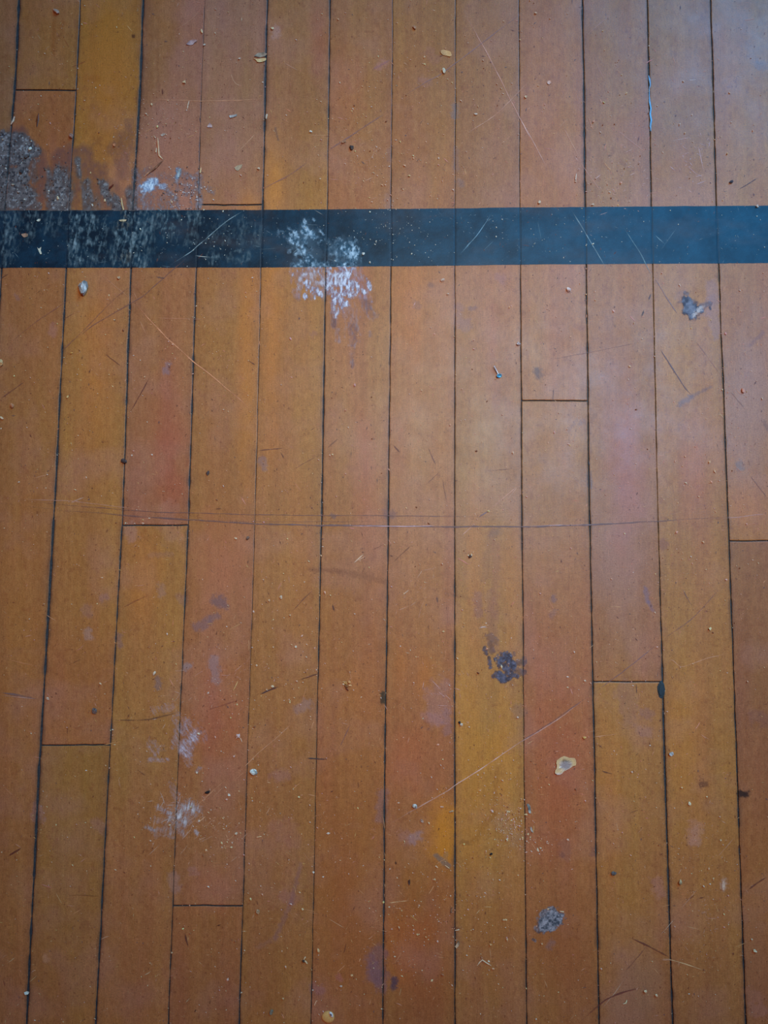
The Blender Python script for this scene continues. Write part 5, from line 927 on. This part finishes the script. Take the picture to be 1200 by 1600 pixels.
 ('paint_crumb', 'crumb', 'white crumb on the dark reddish board left of the seam', 472.6, 1421, 3.4, 4, 0, (236, 216, 176), None),
 ('paint_crumb', 'crumb', 'white crumb at the tip of the V-shaped straw', 763.4, 1502, 3.4, 3, 0, (240, 230, 214), None),
 ('wood_crumb', 'crumb', 'tan round crumb above the V-shaped straw', 766.4, 1476.4, 3.8, 3.8, 0, (206, 166, 120), None),
 ('wood_crumb', 'crumb', 'tan crumb below the V-shaped straw', 770.4, 1514, 3.6, 3.4, 0, (190, 150, 120), None),
 ('paint_crumb', 'crumb', 'cream crumb upper right of the V-shaped straw', 790.4, 1437, 3.6, 3.2, 20, (230, 206, 160), None),
 ('wood_crumb', 'crumb', 'cream crumb on the middle board, lower of two near the seam', 652, 1460.6, 3.2, 3.2, 0, (236, 216, 170), None),
 ('wood_crumb', 'crumb', 'cream crumb on the middle board, right of its twin', 665.6, 1464.4, 3.2, 3, 0, (236, 200, 150), None),
 ('wood_crumb', 'crumb', 'tan crumb near the bottom on the reddish middle board', 549.8, 1524.4, 3.6, 3.2, 0, (226, 190, 146), None),
 ('paint_crumb', 'crumb', 'white crumb on the board left of the big dark stain', 466.8, 1245.6, 3.4, 3.4, 0, (240, 230, 190), None),
 ('paint_crumb', 'crumb', 'small white crumb on the seam beside the middle brown board', 489.8, 1363.2, 2.8, 2.8, 0, (214, 206, 200), None),
 ('paint_crumb', 'crumb', 'white crumb above the speckled oval patch', 856.4, 1420.4, 3, 2.4, 0, (230, 206, 176), None),
 ('paint_crumb', 'crumb', 'cream crumb just below the speckled oval patch', 846.6, 1474.8, 2.6, 2.8, 0, (236, 206, 170), None),
 ('paint_crumb', 'crumb', 'white crumb right of the crescent chip', 844.4, 1325, 2.8, 2.6, 0, (226, 216, 190), None),
 ('paint_crumb', 'crumb', 'pale crumb beside the seam under the curved sliver', 824.4, 1303.4, 3.8, 3, 0, (206, 180, 140), None),
]
for (nm, cat, lb, x, y, w_, h_, rt, c1, c2) in CR:
    crumb(nm, cat, lb, x, y, w_, h_, rt, c1, c2, None, .32 if nm != 'seed' else .1)

# little heaps and tangles made of several bits that hang together
def cluster(name, cat, label, x, y, bits):
    t = empty(name, x, y, label, cat)
    for b in bits:
        if b[0] == 'c':
            _, nm, cx, cyy, w_, h_, rt, col = b; V, Fc, _u = lump_shape(cx, cyy, w_, h_, rt, min(w_, h_) * .8, int(cx * 3 + cyy), .3, (9, 6))
            o = make_mesh(nm, toworld(V), Fc, alb_at(col, x, y), M_BIT, parent=t)
        else:
            _, nm, pp, r, col = b; V, Fc = tube_shape(pp, r, 5, .8); V[:, 2] += max(0, .1 - V[:, 2].min()); o = make_mesh(nm, toworld(V), Fc, alb_at(col, x, y), M_STRAW, parent=t)
        child(o, t)
cluster('lint', 'lint', 'spiky white lint right of the powdery smear', 372, 1150, [('c', 'lint_core', 372, 1150, 5, 5, 0, (170, 166, 176)), ('s', 'lint_fibre', [(369.5, 1147, 2), (372, 1150, 2.4), (374.6, 1153, 1)], .8, (206, 200, 206)), ('s', 'lint_fibre', [(374.6, 1146.6, 2), (372, 1150, 2.4), (369, 1154, 1)], .8, (200, 196, 204)), ('s', 'lint_fibre', [(368.4, 1150.4, 1), (375.4, 1150, 2)], .6, (190, 186, 196))])
cluster('wood_debris', 'debris', 'crumbled tan wood debris, centre of the floor below the double scratch', 542, 1069, [('c', 'crumb', 540, 1067, 5, 4, 20, (150, 116, 60)), ('c', 'crumb', 546, 1066.6, 5, 4, 0, (176, 140, 92)), ('c', 'crumb', 541, 1072, 6, 4, 40, (112, 78, 44)), ('c', 'crumb', 546.6, 1071, 4, 3, 0, (190, 156, 110)), ('c', 'crumb', 536.4, 1069, 3.4, 3, 0, (206, 186, 160)), ('s', 'splinter', [(540, 1075, .8), (544.6, 1079.4, .8)], 1.1, (92, 50, 34)), ('s', 'splinter', [(535, 1065, 1), (540, 1066, 3)], .5, (214, 190, 150))])
cluster('wood_debris', 'debris', 'small dark and white debris just under the double scratch', 734, 868, [('c', 'crumb', 734, 869.4, 5.4, 4, 0, (64, 44, 34)), ('c', 'crumb', 731.6, 868, 2.8, 2.4, 0, (226, 214, 190)), ('c', 'crumb', 736.8, 867.4, 2.4, 2.4, 0, (230, 214, 190)), ('s', 'splinter', [(735, 866, 3), (737.4, 864.6, 3.4)], .5, (206, 186, 150))])
cluster('wood_debris', 'debris', 'forked grey-white debris left of the oval tan seed', 476, 1501, [('s', 'splinter', [(474, 1500.6, 1.4), (476, 1497, 2.6), (477.4, 1494.8, 2)], 1.0, (186, 172, 146)), ('s', 'splinter', [(474.6, 1500.6, 1.6), (478, 1503, 1.6), (480, 1506.4, 1)], 1.2, (190, 170, 140)), ('c', 'crumb', 474.4, 1502, 5, 5, 0, (52, 46, 40))])

# grit of the grimy corner: countable dark and light grains would be past counting, one heap
def grains(name, label, cat, pts, seed):
    V0 = np.array([(1, 0, 0), (-1, 0, 0), (0, 1, 0), (0, -1, 0), (0, 0, 1), (0, 0, -1)], float); F0 = np.array([(0, 2, 4), (2, 1, 4), (1, 3, 4), (3, 0, 4), (2, 0, 5), (1, 2, 5), (3, 1, 5), (0, 3, 5)])
    r = np.random.RandomState(seed); VV, FF, CC = [], [], []; n = 0
    for (x, y, rad, asp, c) in pts:
        a = r.uniform(0, 6.28); J = V0 * r.uniform(.75, 1.25, (6, 3)); X = J[:, 0] * rad * asp; Y = J[:, 1] * rad; Z = J[:, 2] * rad * .8
        Z = Z - Z.min() + .1
        VV.append(np.stack([x + X * math.cos(a) - Y * math.sin(a), y + X * math.sin(a) + Y * math.cos(a), Z], 1)); FF.append(F0 + n); n += 6
        CC.append(np.tile(alb_at(c, x, y), (6, 1)))
    o = make_mesh(name, toworld(np.concatenate(VV)), np.concatenate(FF), np.concatenate(CC), M_BIT)
    o['kind'] = 'stuff'; return finish(o, label, cat)
pts = []
def tint(): 
    r = rng.rand()
    return (rng.randint(205, 240), rng.randint(172, 205), rng.randint(145, 185)) if r < .75 else ((200, 190, 185) if r < .9 else (120, 84, 60))
RX, RY = inframe_rand(5600)
dn = .35 + .5 * fbm(RX, RY, 130, 130, 3, 99) + .35 * np.exp(-((RX - 680) / 330) ** 2) * sstep(500, 1300, RY)
for x, y, d in zip(RX, RY, dn):
    if rng.rand() < d * .85: pts.append((x, y, min(1.5, .42 + rng.exponential(.24)), rng.uniform(1, 2.0), tint()))
for (cx0, cy0, rx, ry, n) in [(800, 1290, 22, 26, 120), (775, 1270, 35, 60, 90), (725, 1400, 60, 80, 90), (640, 1450, 60, 80, 90), (560, 190, 60, 70, 60), (250, 190, 40, 40, 60), (360, 1120, 40, 130, 90), (340, 1300, 40, 60, 60), (1110, 1440, 50, 80, 70), (830, 1325, 30, 30, 40), (450, 1060, 60, 90, 50), (940, 290, 40, 40, 40), (620, 250, 60, 60, 50), (600, 368, 70, 34, 90), (850, 370, 120, 35, 60), (300, 370, 120, 35, 50)]:
    for k in range(n): pts.append((rng.normal(cx0, rx * .6), rng.normal(cy0, ry * .6), min(1.5, .4 + rng.exponential(.26)), rng.uniform(1, 1.8), tint()))
pts = [((x, y, r * .72, a, (150 + int(r * 40), 176 + int(r * 30), 186 + int(r * 20))) if 327 < y < 417 else (x, y, r, a, c)) for (x, y, r, a, c) in pts]
pts = [(x, y, r * 1.12, a, c) for (x, y, r, a, c) in pts]
grains('sawdust', 'fine pale sawdust and grit scattered over all the boards', 'sawdust', pts, 5)
pts = []
for k in range(300):
    x, y = rng.uniform(-5, 200), rng.uniform(205, 326)
    A, _ = f_grime(np.array([[x]]), np.array([[y]]))
    if A[0, 0] < .4: continue
    pts.append((x, y, rng.uniform(.5, 1.5), rng.uniform(1, 1.7), (62, 60, 62) if rng.rand() < .6 else ((92, 92, 96) if rng.rand() < .6 else (176, 186, 188))))
for k in range(90): x, y = rng.normal(285, 22), rng.normal(300, 18); pts.append((x, min(y, 326), rng.uniform(.5, 1.2), rng.uniform(1, 1.7), (80, 78, 82) if rng.rand() < .5 else (190, 196, 204)))
grains('dirt_grit', 'dark and pale grit stuck in the grey dirt above the line', 'grit', pts, 6)
